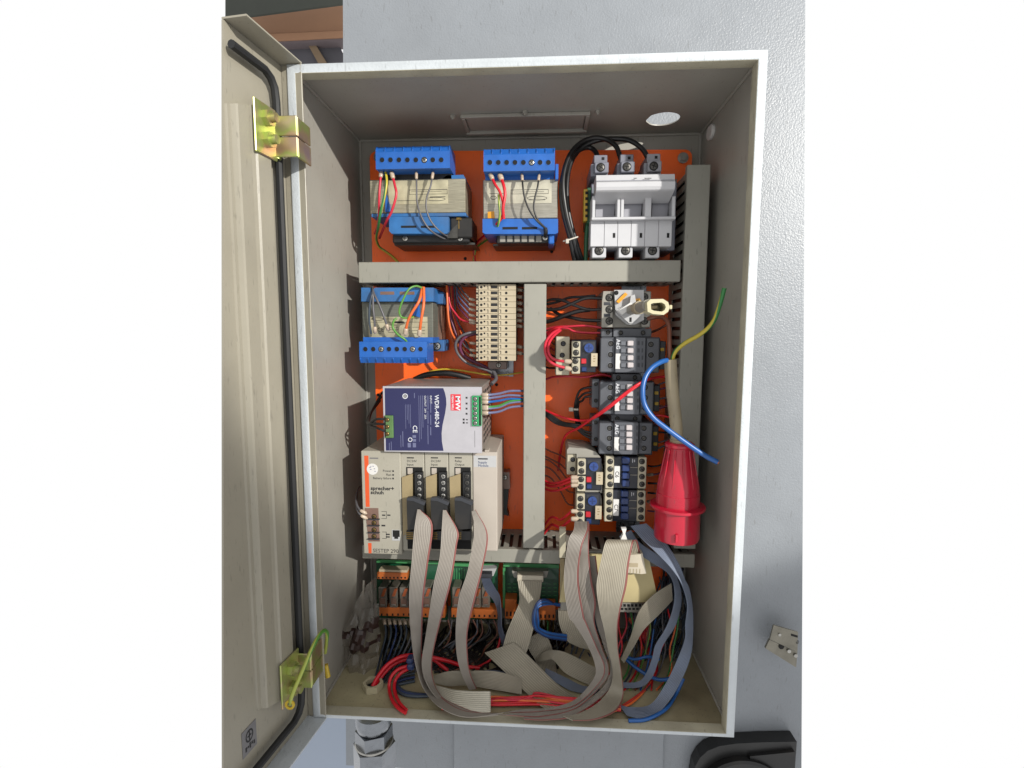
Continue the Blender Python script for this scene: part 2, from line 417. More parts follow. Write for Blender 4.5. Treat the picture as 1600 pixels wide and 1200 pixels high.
def socket(root, px, py, Y, r, body, inner='dark_steel', name='screw_hole'):
    return shared(root, name, ('socket', r, body, inner), lambda: socket_mb(r), [body, 'hole_black', inner], P(px, py, Y), random.uniform(0, 3))
def text(root, s, px, py, Y, h_px, m, rot=0, wide=1.0, name='lettering', align='LEFT', bold=0):
    cu = bpy.data.curves.new('lettering', 'FONT'); cu.body = s; cu.align_x = align; cu.align_y = 'CENTER'
    H = (P(px, py - h_px / 2, Y) - P(px, py + h_px / 2, Y)).length
    cu.size = H * .001 / .72; cu.offset = bold * cu.size; cu.extrude = .00004; cu.resolution_u = 2; cu.space_line = .85
    t = bpy.data.objects.new('lettering', cu); COL.objects.link(t)
    dg = bpy.context.evaluated_depsgraph_get(); me = bpy.data.meshes.new_from_object(t.evaluated_get(dg))
    bpy.data.objects.remove(t); bpy.data.curves.remove(cu)
    me.transform(Matrix.Rotation(R(rot), 4, 'Y') @ Matrix.Rotation(R(90), 4, 'X') @ Matrix.Diagonal((wide, 1, 1, 1)))
    me.materials.clear(); me.materials.append(MAT[m])
    o = bpy.data.objects.new(name, me); COL.objects.link(o); o.parent = root
    q = P(px, py, Y - .12) - origin(root); o.location = q * .001
    return o
def wire(label, pts, r, m, cat='wire', group=None, ferr=(), name='wire', n=8, k=6, lift=0):
    global LIFT
    LIFT = lift
    q = spline([PF(*p) for p in pts], k); LIFT = 0.0; mb = MB().tube(q, r, n)
    o = solo(name, label, cat, mb, m, group, angle=1.2)
    for e in ferr:                                  # crimp sleeves at the start (0) or the end (1)
        a, b = (q[0], q[3]) if e == 0 else (q[-1], q[-4])
        d = (b - a).normalized(); f = MB()
        f.lathe((0, 0, 0), [(r * .7, -1.5), (r * 1.1, 0), (r * 1.75, .4), (r * 1.75, 6.5), (r * 1.35, 8.5), (r * 1.0, 8.6)], 'z', 10)
        mt = d.to_track_quat('Z', 'Y').to_matrix(); f.v = [tuple(a + mt @ Vector(v)) for v in f.v]
        part(o, 'ferrule', f, 'ferrule', angle=1.2)
    return o
def ribbon(label, rows, m, group=None, th=.7, k=6, name='ribbon_cable', lift=0):
    # rows: (left px, left py, left depth, right px, right py, right depth)
    global LIFT
    LIFT = lift
    A = spline([PF(*r[:3]) for r in rows], k); B = spline([PF(*r[3:]) for r in rows], k); LIFT = 0.0
    mb = MB(); nn = 4; acc = 0; nrm = []
    for i in range(len(A)):
        t = (A[min(i + 1, len(A) - 1)] + B[min(i + 1, len(A) - 1)] - A[max(i - 1, 0)] - B[max(i - 1, 0)])
        c = t.cross(B[i] - A[i]); c = c.normalized() if c.length > 1e-6 else Vector((0, -1, 0)); nrm.append(c)
    for side in (0, 1):
        for i in range(len(A)):
            for j in range(nn + 1):
                mb.v.append(tuple(A[i].lerp(B[i], j / nn) + nrm[i] * (th / 2 if side == 0 else -th / 2)))
    W = nn + 1; S = len(A) * W
    for i in range(len(A) - 1):
        for j in range(nn):
            a = i * W + j; u0, u1 = j / nn, (j + 1) / nn; v0, v1 = i / 6, (i + 1) / 6
            mb.face([a, a + W, a + W + 1, a + 1], [(u0, v0), (u0, v1), (u1, v1), (u1, v0)])
            mb.face([S + a, S + a + 1, S + a + W + 1, S + a + W], [(u0, v0), (u1, v0), (u1, v1), (u0, v1)])
        a = i * W; mb.face([a, S + a, S + a + W, a + W], [(0, 0)] * 4)
        a = i * W + nn; mb.face([a, a + W, S + a + W, S + a], [(1, 0)] * 4)
    e = (len(A) - 1) * W
    mb.face([0, nn, S + nn, S], [(.5, 0)] * 4); mb.face([e, S + e, S + e + nn, e + nn], [(.5, 0)] * 4)
    return solo(name, label, 'ribbon cable', mb, m, group, angle=1.0)
PLATE = 200.0
# ================================================================== SETTING
mb = MB(); mb.prism([(-302, -640), (446, -640), (378, 640), (-266, 640)], 216, 246)
solo('machine_wall', None, None, mb, 'wall_paint', kind='structure', smooth=False)
mb = MB().box(-116, 225, 209, 215.5, -660, -385, 1.5)
solo('machine_wall_plate', None, None, mb, 'wall_paint', kind='structure')
a, b = P(385, 1100, 330), P(545, 1100, 330)
mb = MB().box(a.x, b.x + 20, 330, 345, -820, -380, 1)
solo('back_wall', None, None, mb, 'wall_paint_pale', kind='structure')
# workshop roof far behind, top left
mb = MB(); Yr = 3600
mb.pprism([(352, -30), (548, -30), (548, 4), (352, 30)], Yr - 250, 20)
mb.k = 1; mb.pprism([(352, 60), (524, 60), (536, 84), (548, 110), (548, 128), (352, 128)], Yr + 60, 20)
solo('roof', None, None, mb, ['roof_green', 'roof_dark'], kind='structure', smooth=False)
mb = MB(); mb.pprism([(352, 16), (440, 3), (548, -8), (548, 47), (352, 56)], Yr, 40)
b0 = solo('roof_beam', 'broad brown roof beam high behind the open cabinet door', 'beam', mb, 'beam_brown', smooth=False)
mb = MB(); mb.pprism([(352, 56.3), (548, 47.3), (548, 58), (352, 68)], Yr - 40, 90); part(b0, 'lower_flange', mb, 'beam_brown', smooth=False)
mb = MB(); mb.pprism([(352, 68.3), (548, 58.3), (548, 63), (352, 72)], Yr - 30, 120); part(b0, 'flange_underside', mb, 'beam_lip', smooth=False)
mb = MB(); mb.pprism([(479, 66), (490, 65), (514, 104), (500, 104)], Yr + 20, 30)
solo('roof_purlin', 'narrow tan roof purlin slanting under the broad brown beam', 'beam', mb, 'beam_tan', smooth=False)

# ================================================================== ENCLOSURE
enc = thing('enclosure', 'open pale grey steel control cabinet mounted on the grey machine wall', 'cabinet', (0, 107, -375))
part(enc, 'back_panel', MB().box(-248.4, 248.4, 213.5, 215, -373.4, 373.4, 0), 'inner_paint', smooth=False)
part(enc, 'side_wall', MB().box(-250, -248.5, 16, 215, -375, 375, 0), 'inner_paint', smooth=False)
part(enc, 'side_wall', MB().box(248.5, 250, 16, 215, -375, 375, 0), 'inner_paint', smooth=False)
part(enc, 'bottom_wall', MB().box(-248.4, 248.4, 16, 215, -375, -373.5, 0), 'floor_paint', smooth=False)
# top wall with a round knock-out hole
mb = MB(); hx, hy, hr, hs = 183, 162, 21.5, 30; n = 40
for z in (373.5, 375):
    b = len(mb.v)
    def q(x0, x1, y0, y1):
        k = len(mb.v); mb.v.extend([(x0, y0, z), (x1, y0, z), (x1, y1, z), (x0, y1, z)]); mb.face([k, k + 1, k + 2, k + 3] if z == 375 else [k + 3, k + 2, k + 1, k])
    q(-248.4, hx - hs, 16, 215); q(hx + hs, 248.4, 16, 215); q(hx - hs, hx + hs, 16, hy - hs); q(hx - hs, hx + hs, hy + hs, 215)
    k = len(mb.v)
    for i in range(n):
        a = 2 * math.pi * i / n; c, s_ = math.cos(a), math.sin(a); m_ = max(abs(c), abs(s_))
        rr = hr * (1 + .03 * math.sin(a * 7) * (1 if 2.5 < a < 4.2 else .1))
        mb.v += [(hx + c * rr, hy + s_ * rr, z), (hx + c / m_ * hs, hy + s_ / m_ * hs, z)]
    for i in range(n):
        j = (i + 1) % n; f_ = [k + 2 * i, k + 2 * i + 1, k + 2 * j + 1, k + 2 * j]; mb.face(f_ if z == 375 else f_[::-1])
    if z == 373.5: klow = k
for i in range(n):
    j = (i + 1) % n; mb.face([klow + 2 * i, klow + 2 * j, k + 2 * j, k + 2 * i])
part(enc, 'top_wall', mb, 'inner_paint', smooth=False)
# rim: folded flange all round with an inner return lip
mb = MB(); prof = [(0, 16), (0, 1.6), (.5, .5), (1.6, 0), (8.4, 0), (9.4, .4), (9.8, 1.4), (9.8, 15.5), (1.7, 15.8)]
for d, y in prof:
    for sx, sz in ((-1, 1), (1, 1), (1, -1), (-1, -1)):
        dz = d if sz > 0 else d * .45
        mb.v.append((sx * (250 - d), y, sz * 375 - sz * dz))
for k in range(len(prof) - 1):
    mb.k = 0 if k < 5 else 1
    for i in range(4):
        j = (i + 1) % 4; mb.face([4 * k + i, 4 * k + 4 + i, 4 * k + 4 + j, 4 * k + j])
part(enc, 'rim', mb, ['outer_paint', 'lip_paint'], angle=.9)
# fillet welds in the inner corners
mb = MB()
for x in (-247, 247): mb.cyl((x, 212, -373), (x, 212, 373), 2.2, n=8)
mb.cyl((-247, 212, 372.2), (247, 212, 372.2), 2.2, n=8); mb.cyl((-247, 212, -372.2), (247, 212, -372.2), 2.2, n=8)
for x in (-247.2, 247.2): mb.cyl((x, 16, -372.2), (x, 212, -372.2), 1.8, n=8); mb.cyl((x, 16, 372.2), (x, 212, 372.2), 1.8, n=8)
part(enc, 'corner_weld', mb, 'inner_paint')
# vent opening with its cover in the ceiling
mb = MB(); mb.box(-84, 84, 131, 136, 369, 373.3, .6); mb.box(-84, 84, 182, 187, 367, 373.3, .6); mb.box(-84, -79, 136.3, 181.7, 369, 373.3, .6); mb.box(79, 84, 136.3, 181.7, 369, 373.3, .6)
vf = part(enc, 'vent_frame', mb, 'inner_paint'); part(enc, 'vent_cover', MB().box(-78, 78, 137, 181, 371, 373.2, .4), 'inner_paint')
for px, py in ((707, 181), (820, 174), (934, 173)):
    q = PZ(px, py, 373); mb = MB(); mb.cyl((q.x, q.y, 373.3), (q.x, q.y, 370), 3.4, n=6); mb.cyl((q.x, q.y, 370), (q.x, q.y, 368), 1.8, n=10); part(enc, 'bolt', mb, 'inner_paint')
mb = MB(); mb.lathe((0, 0, 0), [(13, 0), (13, -2.5), (11, -4), (.01, -4)], 'y', 24)  # pale round disc set against the right side wall
mb.v = [(248.4 + y, 166 + x, 357 + z * .75) for x, y, z in mb.v]
part(enc, 'pale_disc', mb, 'white_plastic')

# mounting plate
mp = thing('mounting_plate', 'orange painted steel mounting plate filling the back of the cabinet', 'plate', (0, 202, -330))
pts = []
for cx, cz, a0 in ((223, 337, 0), (-219, 343, 90), (-219, -330, 180), (223, -330, 270)):
    for k in range(5):
        a = R(a0 + k * 22.5); pts.append((cx + 10 * math.cos(a), cz + 10 * math.sin(a)))
part(mp, 'sheet', MB().prism(pts, PLATE, 203), 'orange_plate', smooth=False)
for px, py in ((1067, 247), (592, 246)):
    q = P(px, py, 200); mb = MB(); mb.cyl((q.x, 200, q.z), (q.x, 198.6, q.z), 7.5, n=20); mb.cyl((q.x, 198.6, q.z), (q.x, 193, q.z), 5.4, n=6); part(mp, 'bolt', mb, 'steel')
for px, py in ((727, 404), (862, 393), (591, 617), (776, 601), (700, 596)):
    q = P(px, py, 200); part(mp, 'drilled_hole', MB().cyl((q.x, 200.5, q.z), (q.x, 199.85, q.z), 2.4, n=14), 'hole_black')

# ================================================================== DOOR
HD = Vector((-257, 5, 0)); du = Vector((-.13, -.9915, 0)); dw = Vector((.9915, -.13, 0))
def D(u, w_, z): return HD + du * u + dw * w_ + Vector((0, 0, z))
def dmb(f):
    m = MB(); f(m); m.v = [tuple(D(min(p[0], UEZ(p[2])), p[1], p[2])) for p in m.v]; return m
UE = 142
def UEZ(z): return 112.5 - z * .0746
door = thing('cabinet_door', 'open beige steel cabinet door seen edge on left of the cabinet', 'door', D(60, 0, -377))
part(door, 'door_skin', dmb(lambda m: m.box(0, UE, -2, 0, -375, 375, .5)), 'door_paint')
part(door, 'top_flange', dmb(lambda m: m.box(0, UE, -2, 24, 375.2, 377, .4)), 'door_paint')  # darker door paint stands in for the shade under this flange
part(door, 'bottom_flange', dmb(lambda m: m.box(0, UE, -2, 24, -377, -375.2, .4)), 'outer_paint')
part(door, 'hinge_flange', dmb(lambda m: m.box(0, 2, .3, 24, -375, 375, .4)), 'door_paint')
gw = 8
gp = [D(UEZ(352), gw, 352)] + [D(40, gw, 352), D(31, gw, 348), D(26, gw, 341), D(24, gw, 328)] + [D(24, gw, z) for z in (0, -328)] + [D(26, gw, -341), D(31, gw, -348), D(40, gw, -352), D(UEZ(-352), gw, -352)]
part(door, 'gasket', MB().tube(gp, 4, 8), 'gasket')
def rail(m):
    pr = [(37, 0), (37, 8), (38.5, 9.5), (58, 9.5), (60, 8), (64, 7), (80, 7), (82, 6), (84, 2), (88, 2), (89, 0)]
    b = len(m.v); n = len(pr)
    for z, sh in ((-318, 1), (318, 1)):
        for u, w_ in pr: m.v.append((u, w_, z - (u - 37) * .35 * (1 if z > 0 else -1)))
    m.face(list(range(b, b + n))); m.face(list(range(b + n, b + 2 * n))[::-1])
    for i in range(n):
        j = (i + 1) % n; m.face([b + i, b + n + i, b + n + j, b + j])
part(door, 'stiffening_rail', dmb(rail), 'door_paint', smooth=False)
for u, z, r in ((46, 285, 4.6), (50, 302, 2.2)):
    part(door, 'rail_hole', dmb(lambda m: m.cyl((u, 9.8, z), (u, 9, z), r, n=14)), 'hole_black')
def hinge(px0, py0, px1, py1, bolts, edge_px):
    Yh = -30; X0, X1, Z0, Z1 = rc(px0, py0, edge_px, py1, Yh); zm = (Z0 + Z1) / 2
    m = MB(); m.box(X0, X1, Yh, Yh + 2.5, Z0, zm - .5, .8); m.box(X0, X1, Yh, Yh + 2.5, zm + .5, Z1, .8)
    m.box(X1 - 2.5, X1 - .1, Yh + 2.6, 2, Z0, zm - .6, .8); m.box(X1 - 2.5, X1 - .1, Yh + 2.6, 2, zm + .6, Z1, .8)
    m.cyl((X0 + 1, Yh + 4, Z0 - 1), (X0 + 1, Yh + 4, Z1 + 1), 3.6, n=14)
    h = part(door, 'hinge', m, 'passivated')
    def pl(m): m.box(31, 64, 9.7, 12, Z0 - 4, Z1 + 6, .8)
    part(h, 'hinge_plate', dmb(pl), 'passivated')
    for z in bolts:
        def bo(m): m.cyl((47, 12, z), (47, 18, z), 8, n=6); m.cyl((47, 18, z), (47, 24, z), 4.5, n=12)
        part(h, 'bolt', dmb(bo), 'passivated')
    return Z0, Z1
Z = rc(428, 180, 464, 245, -30); hinge(428, 180, 478, 245, (Z[3] - 8, Z[2] + 12), 464)
Z = rc(450, 1022, 482, 1075, -30); hinge(450, 1022, 500, 1075, (Z[3] - 8, Z[2] + 10), 486)
# sticker on the door
def stk(m): m.box(78, 100, .2, .6, -303, -276, .1)
m_ = MB()
sk = P(388, 1156, -120)
def on_door(px, py, w_=0):
    d = _M @ Vector(((px - 800) / 793.05, (600 - py) / 793.05, -1)); t = (HD + dw * w_ - CM).dot(dw) / d.dot(dw); q = CM + d * t
    return (q - HD).dot(du), q.z
c4 = [on_door(*p) for p in ((377, 1142), (399, 1124), (401, 1166), (379, 1186))]
us = [c[0] for c in c4]; zs = [c[1] for c in c4]; u0, u1, zz0, zz1 = min(us), max(us), min(zs) + 3, max(zs) - 3
st = solo('sticker', 'small grey printed sticker low on the beige cabinet door', 'sticker', dmb(lambda m: m.box(u0, u1, .2, .6, zz0, zz1, .1)), 'sticker_grey')
def glyph(m):
    uc, zc = (u0 + u1) / 2, zz1 - (zz1 - zz0) * .36; r = (u1 - u0) * .27
    for k in range(20):
        a, b = R(k * 18), R(k * 18 + 18)
        i = len(m.v); m.v.extend([(uc + r * math.cos(a), .75, zc + r * 1.2 * math.sin(a)), (uc + r * math.cos(b), .75, zc + r * 1.2 * math.sin(b)), (uc + r * .72 * math.cos(b), .75, zc + r * .86 * math.sin(b)), (uc + r * .72 * math.cos(a), .75, zc + r * .86 * math.sin(a))]); m.face([i, i + 1, i + 2, i + 3])
    m.box(uc - r * .5, uc + r * .5, .65, .8, zc - .8, zc + .8, 0); m.box(uc - r * .12, uc + r * .14, .65, .8, zc - r, zc + r, 0)
    for k in range(5):
        m.box(u0 + 3 + k * (u1 - u0 - 6) / 5, u0 + 3 + (k + .7) * (u1 - u0 - 6) / 5, .65, .8, zz0 + 4 + (k % 2) * 2, zz0 + 8 + (k * 7 % 3), 0)
part(st, 'emblem', dmb(glyph), 'ink', smooth=False)

# things outside the cabinet
gl = thing('cable_gland', 'chromed hexagonal conduit gland under the bottom left of the cabinet', 'cable gland', (-193, 52.6, -560))
gx, gy = P(585, 1165, 52.6).x, 52.6
def gz(py): return P(585, py, 30).z
part(gl, 'collar', MB().lathe((gx, gy, 0), [(17, -376), (17, gz(1128)), (22.5, gz(1133)), (23.5, gz(1139)), (23.5, gz(1147)), (21.5, gz(1155)), (19, gz(1158)), (.1, gz(1158))], 'z', 36), 'zinc')
def hexa(r, z0, z1, rot):
    m = MB()
    for k in range(6):
        a = R(60 * k + rot); m.v.append((gx + r * math.cos(a), gy + r * math.sin(a), z0))
    for k in range(6):
        a = R(60 * k + rot); m.v.append((gx + r * math.cos(a), gy + r * math.sin(a), z1))
    for k in range(6):
        j = (k + 1) % 6; m.face([6 + k, 6 + j, j, k])
    m.face([5, 4, 3, 2, 1, 0]) if z0 > z1 else m.face([0, 1, 2, 3, 4, 5]); m.face([6, 7, 8, 9, 10, 11]); return m
part(gl, 'lock_nut', hexa(24, gz(1158.5), gz(1178), 20), 'zinc', smooth=False)
part(gl, 'washer', MB().lathe((gx, gy, 0), [(.1, gz(1178.3)), (24, gz(1178.3)), (25, gz(1180)), (24, gz(1182)), (.1, gz(1182))], 'z', 36), 'steel')
part(gl, 'cap_nut', hexa(27.5, gz(1182.5), gz(1225), 8), 'zinc', smooth=False)
arm = thing('swivel_arm', 'black plastic arm with a round boss below the right corner of the cabinet', 'arm', P(1200, 1200, 150))
part(arm, 'arm_body', MB().pprism([(1245, 1159), (1190, 1160), (1150, 1162), (1124, 1166), (1106, 1173), (1094, 1184), (1086, 1198), (1080, 1230), (1240, 1230)], 192, 22), 'black_arm', smooth=False)
part(arm, 'lower_ledge', MB().pprism([(1242, 1175), (1172, 1182), (1172, 1230), (1240, 1230)], 186, 5.8), 'black', smooth=False)
q = P(1160, 1250, 186); part(arm, 'boss', MB().cyl((q.x, 191.5, q.z), (q.x, 182, q.z), 70, n=56).cyl((q.x, 182, q.z), (q.x, 179, q.z), 70, 67, n=56), 'black')
br = thing('slotted_bracket', 'short grey perforated steel bracket fixed to the machine wall right of the cabinet', 'bracket', P(1225, 1040, 195))
part(br, 'upper_leg', MB().pprism([(1209, 977), (1247, 988), (1246, 1019), (1203, 999)], 186, 3), 'bracket_steel', smooth=False)
part(br, 'lower_leg', MB().pprism([(1202.5, 999.5), (1246, 1019.5), (1244, 1043), (1196, 1013)], 189, 4), 'bracket_steel', smooth=False)
for px, py in ((1218, 991.5),): q = P(px, py, 186); part(br, 'rivet', MB().cyl((q.x, 186.5, q.z), (q.x, 184.8, q.z), 2.2, n=12), 'steel')
q = P(1221, 1010.5, 188); part(br, 'round_hole', MB().cyl((q.x, 188.2, q.z), (q.x, 187.7, q.z), 4, n=14), 'hole_black')
for px, py in ((1232.5, 1017), (1243, 1024)): q = P(px, py, 188); part(br, 'screw', MB().cyl((q.x, 188.2, q.z), (q.x, 186.5, q.z), 2.8, n=12), 'steel')
part(br, 'slot', MB().pprism([(1236, 990), (1246.5, 993.2), (1246.3, 996.5), (1236, 993.5)], 185.8, .4), 'hole_black', smooth=False)
text(br, '8', 1244, 1003, 186, 6, 'ink', rot=20)

# ================================================================== WIRING DUCT
def duct(label, px0, py0, px1, py1, Yf, vert, m='duct_grey'):
    X0, X1, Z0, Z1 = rc(px0, py0, px1, py1, Yf)
    t = thing('wiring_duct', label, 'cable duct', ((X0 + X1) / 2, PLATE, Z0), 'slotted wiring ducts on the orange plate')
    part(t, 'cover', MB().box(X0, X1, Yf, Yf + 9, Z0, Z1, .9), m)
    part(t, 'wire_fill', MB().box(X0 + 4, X1 - 4, Yf + 16, PLATE - 4, Z0 + 4, Z1 - 4, 1), 'black')
    part(t, 'base', MB().box(X0 + 1, X1 - 1, PLATE - 2.2, PLATE - .2, Z0 + 1, Z1 - 1, .2), m)
    for side in (0, 1):
        b = MB()
        if vert:
            x = X0 + .8 if side == 0 else X1 - 2.3; z = Z0 + 1
            while z + 7.5 < Z1: b.box(x, x + 1.5, Yf + 9.2, PLATE - 20, z, z + 7.5, 0); z += 12.5
            b.box(x, x + 1.5, PLATE - 20, PLATE - .3, Z0 + .5, Z1 - .5, 0)
        else:
            z = Z0 + .8 if side == 0 else Z1 - 2.3; x = X0 + 1
            while x + 7.5 < X1: b.box(x, x + 7.5, Yf + 9.2, PLATE - 20, z, z + 1.5, 0); x += 12.5
            b.box(X0 + .5, X1 - .5, PLATE - 20, PLATE - .3, z, z + 1.5, 0)
        part(t, 'slotted_side', b, m, smooth=False)
    return t
duct('pale grey horizontal wiring duct under the upper transformers', 560, 408, 1063.5, 441, 120, False)
duct('pale grey vertical wiring duct in the middle beside the terminal strip', 817.8, 443.5, 852, 857, 121, True)
duct('grey vertical wiring duct along the right edge of the orange plate', 1063, 257, 1098.5, 858, 121, True, 'duct_grey')
duct('grey horizontal wiring duct under the beige controller', 566, 859, 1086, 880, 124, False)
def din_rail(label, px0, px1, py, h=35):
    a, b = P(px0, py, 195), P(px1, py, 195); z = (a.z + b.z) / 2; m = MB()
    pr = [(200 - .3, 11), (200 - .3, -11), (193, -11), (193, -17.5), (191.8, -17.5), (191.8, -10), (198, -10), (198, 10), (191.8, 10), (191.8, 17.5), (193, 17.5), (193, 11)]
    m.profx([(y, z + k) for y, k in pr], a.x, b.x); return solo('mounting_rail', label, 'rail', m, 'zinc', 'steel mounting rails', smooth=False)
def din_rail_v(label, px, py0, py1, Yoff=0):
    a, b = P(px, py0, 195), P(px, py1, 195); x = (a.x + b.x) / 2; m = MB()
    for dx0, dx1, y0, y1 in ((-11, 11, 198.2, 199.7), (-12.5, -11, 192, 199.7), (11, 12.5, 192, 199.7), (-17.5, -12.5, 191.6, 193), (12.5, 17.5, 191.6, 193)):
        m.box(x + dx0, x + dx1, y0 - Yoff, y1 - Yoff, b.z, a.z, 0)
    return solo('mounting_rail', label, 'rail', m, 'zinc', 'steel mounting rails', smooth=False)
din_rail_v('steel mounting rail behind the cream terminal strip', 784, 446, 588)
din_rail_v('steel mounting rail behind the column of contactors', 985, 447, 830)
# ================================================================== TRANSFORMERS
def rules(root, lines, Y, m='ink', name='printed_lines'):
    b = MB()
    for x0, y0, x1, y1 in lines: b.pbox(x0, y0, x1, y1, Y - .1, .2, 0)
    part(root, name, b, m, smooth=False)
def oval(root, px, py, rx, ry, Y, m='ink', th=.9):
    b = MB(); n = 24
    for i in range(n):
        a, c = 2 * math.pi * i / n, 2 * math.pi * (i + 1) / n
        q = [P(px + k * math.cos(t), py + l * math.sin(t), Y - .1) for t, k, l in ((a, rx, ry), (c, rx, ry), (c, rx - th, ry - th), (a, rx - th, ry - th))]
        i0 = len(b.v); b.v += [tuple(v) for v in q]; b.face([i0 + 3, i0 + 2, i0 + 1, i0])
    part(root, 'printed_logo', b, m, smooth=False)
def terminal_row(root, px0, py0, px1, py1, Y, up, xs, yc, screws, m='trafo_blue', deep=40):
    X0, X1, Z0, Z1 = rc(px0, py0, px1, py1, Y); s = 1 if up else -1; Ze = Z1 if up else Z0; Zo = Z0 if up else Z1
    b = MB(); pr = [(Y, Zo), (Y + deep, Zo), (Y + deep, Ze + s * 8), (Y + 5, Ze + s * 8), (Y, Ze)]
    b.profx(pr if up else pr[::-1], X0, X1)
    tb = part(root, 'terminal_block', b, m, smooth=False)
    f = MB(); n = len(xs); w_ = (X1 - X0) / n
    for i in range(n + 1):
        x = X0 + i * w_; x = min(max(x, X0 + .8), X1 - .8)
        fp = [(Y + .6, Ze + s * .6), (Y + 6, Ze + s * 7.9), (Y + 3.4, Ze + s * 7.9), (Y + .2, Ze + s * 3)]
        f.profx(fp if s > 0 else fp[::-1], x - .8, x + .8)
    part(tb, 'divider_fins', f, m, smooth=False)
    for i, x in enumerate(xs):
        if i in screws: screw(tb, x, yc, Y - .1, 2.9, 'steel', name='terminal_screw')
        else: socket(tb, x, yc, Y - .05, 3.1, m, 'hole_black', name='terminal_hole')
    return tb
lbl_g = 'small control transformers with blue terminal rows'
t1 = thing('transformer', 'broad control transformer top left, dark coil and bolt showing under its blue cover', 'transformer', P(655, 380, 190))
terminal_row(t1, 587, 237, 703, 263.5, 105, True, [597 + 13.2 * i for i in range(8)], 250, (5,))
part(t1, 'terminal_carrier', MB().pbox(592, 263, 706, 283, 128, 50, .5), 'black')
part(t1, 'core', MB().pbox(578, 280, 727, 333, 126, 64, .8), 'lamination_warm')
part(t1, 'core_label', MB().pbox(606, 282, 700, 319, 125.4, .5, .1), 'plate_label_warm')
rules(t1, [(639, 296, 699, 296.8), (639, 303, 699, 303.6), (639, 296, 639.6, 303.6), (698.4, 296, 699, 303.6), (642, 299, 690, 299.5), (620, 313, 662, 313.6), (672, 307, 696, 308)], 125.4)
oval(t1, 681, 311, 15, 3.2, 125.4)
part(t1, 'core_band', MB().pbox(580, 333, 728, 338.5, 124, 66, .6), 'trafo_blue_dusty')
cv = MB().pprism([(608, 338.6), (701, 338.6), (701, 362), (698, 365), (612, 365), (608, 361)], 120, 66)
cv_ = part(t1, 'coil_cover', cv, 'trafo_blue_dusty', smooth=False)
for x0, x1 in ((626.5, 650.5), (657.5, 681.5)): part(cv_, 'slot', MB().pbox(x0, 352.5, x1, 356, 119.8, .5, .1), 'hole_black', smooth=False)
part(t1, 'coil', MB().pbox(613, 365, 733, 380, 132, 54, 2), 'black')
part(t1, 'side_coil', MB().pbox(703, 339, 737, 372, 128, 58, 2), 'black')
part(t1, 'foot', MB().pbox(616, 379, 742, 383, 140, 52, .4), 'dark_steel')
part(t1, 'top_shoulder', MB().pprism([(690, 280), (698, 274), (724, 273), (728, 280)], 128, 50), 'trafo_blue_dusty', smooth=False)
q = P(716, 343, 124); part(t1, 'clamp_bolt', MB().cyl((q.x, 130, q.z), (q.x, 130, q.z - 11), 2.2, n=10).cyl((q.x, 130, q.z + 3), (q.x, 130, q.z), 4.4, n=6), 'brass')
part(t1, 'bracket', MB().pprism([(699, 366), (708, 356), (715, 350), (715, 372), (699, 372)], 126, 4), 'dark_steel', smooth=False)
for x in (633, 719): screw(t1, x, 372.5, 131.8, 3.4)
part(t1, 'insulating_bush', MB().pprism([(602, 314), (604, 304), (608, 318), (610, 330), (602, 331)], 121, 4), 'trafo_blue', smooth=False)

t2 = thing('transformer', 'bright blue control transformer top middle with grey windows along its lower edge', 'transformer', P(812, 380, 190))
terminal_row(t2, 755.5, 241, 867, 267, 105, True, [765.5 + 13.05 * i for i in range(8)], 254, (5,))
part(t2, 'terminal_carrier', MB().pbox(758, 266, 866, 282, 126, 50, .5), 'trafo_blue')
part(t2, 'side_lug', MB().pbox(867.5, 256, 872.5, 280, 118, 30, .5), 'trafo_blue')
part(t2, 'core', MB().pbox(755, 280, 871.5, 341.5, 126, 64, .8), 'lamination')
part(t2, 'core_label', MB().pbox(761, 282, 862, 318, 125.4, .5, .1), 'plate_label')
rules(t2, [(798, 296, 857, 296.8), (798, 302.4, 857, 303), (798, 296, 798.6, 303), (856.4, 296, 857, 303), (803, 299.4, 850, 299.9), (765, 302, 790, 302.6), (826, 312, 852, 312.6)], 125.4)
oval(t2, 839, 309.5, 16, 3.4, 125.4); oval(t2, 771, 309, 5, 3, 125.4)
cv_ = part(t2, 'coil_cover', MB().pprism([(754, 341.8), (872, 341.8), (872, 363.5), (868, 365.5), (758, 365.5), (754, 363)], 120, 66), 'trafo_blue', smooth=False)
for x0, x1 in ((785, 809), (815.5, 839.5)): part(cv_, 'slot', MB().pbox(x0, 354.5, x1, 358.5, 119.8, .5, .1), 'hole_black', smooth=False)
part(t2, 'coil', MB().pbox(776, 365.6, 866, 380, 132, 54, 1), 'black')
for i in range(6): part(t2, 'coil_window', MB().pbox(781 + 11.3 * i, 368, 789.5 + 11.3 * i, 378, 131.4, 1, .3), 'isolator_grey')
screw(t2, 852, 371, 130.5, 3.6); part(t2, 'corner_post', MB().pbox(857, 366, 866, 381, 126, 40, 1.5), 'trafo_blue')
part(t2, 'insulating_bush', MB().pprism([(762, 331), (772, 330), (773, 341), (762, 341)], 121, 4), 'amber', smooth=False)
part(t2, 'foot', MB().pbox(770, 380.5, 868, 384, 150, 45, .4), 'dark_steel')

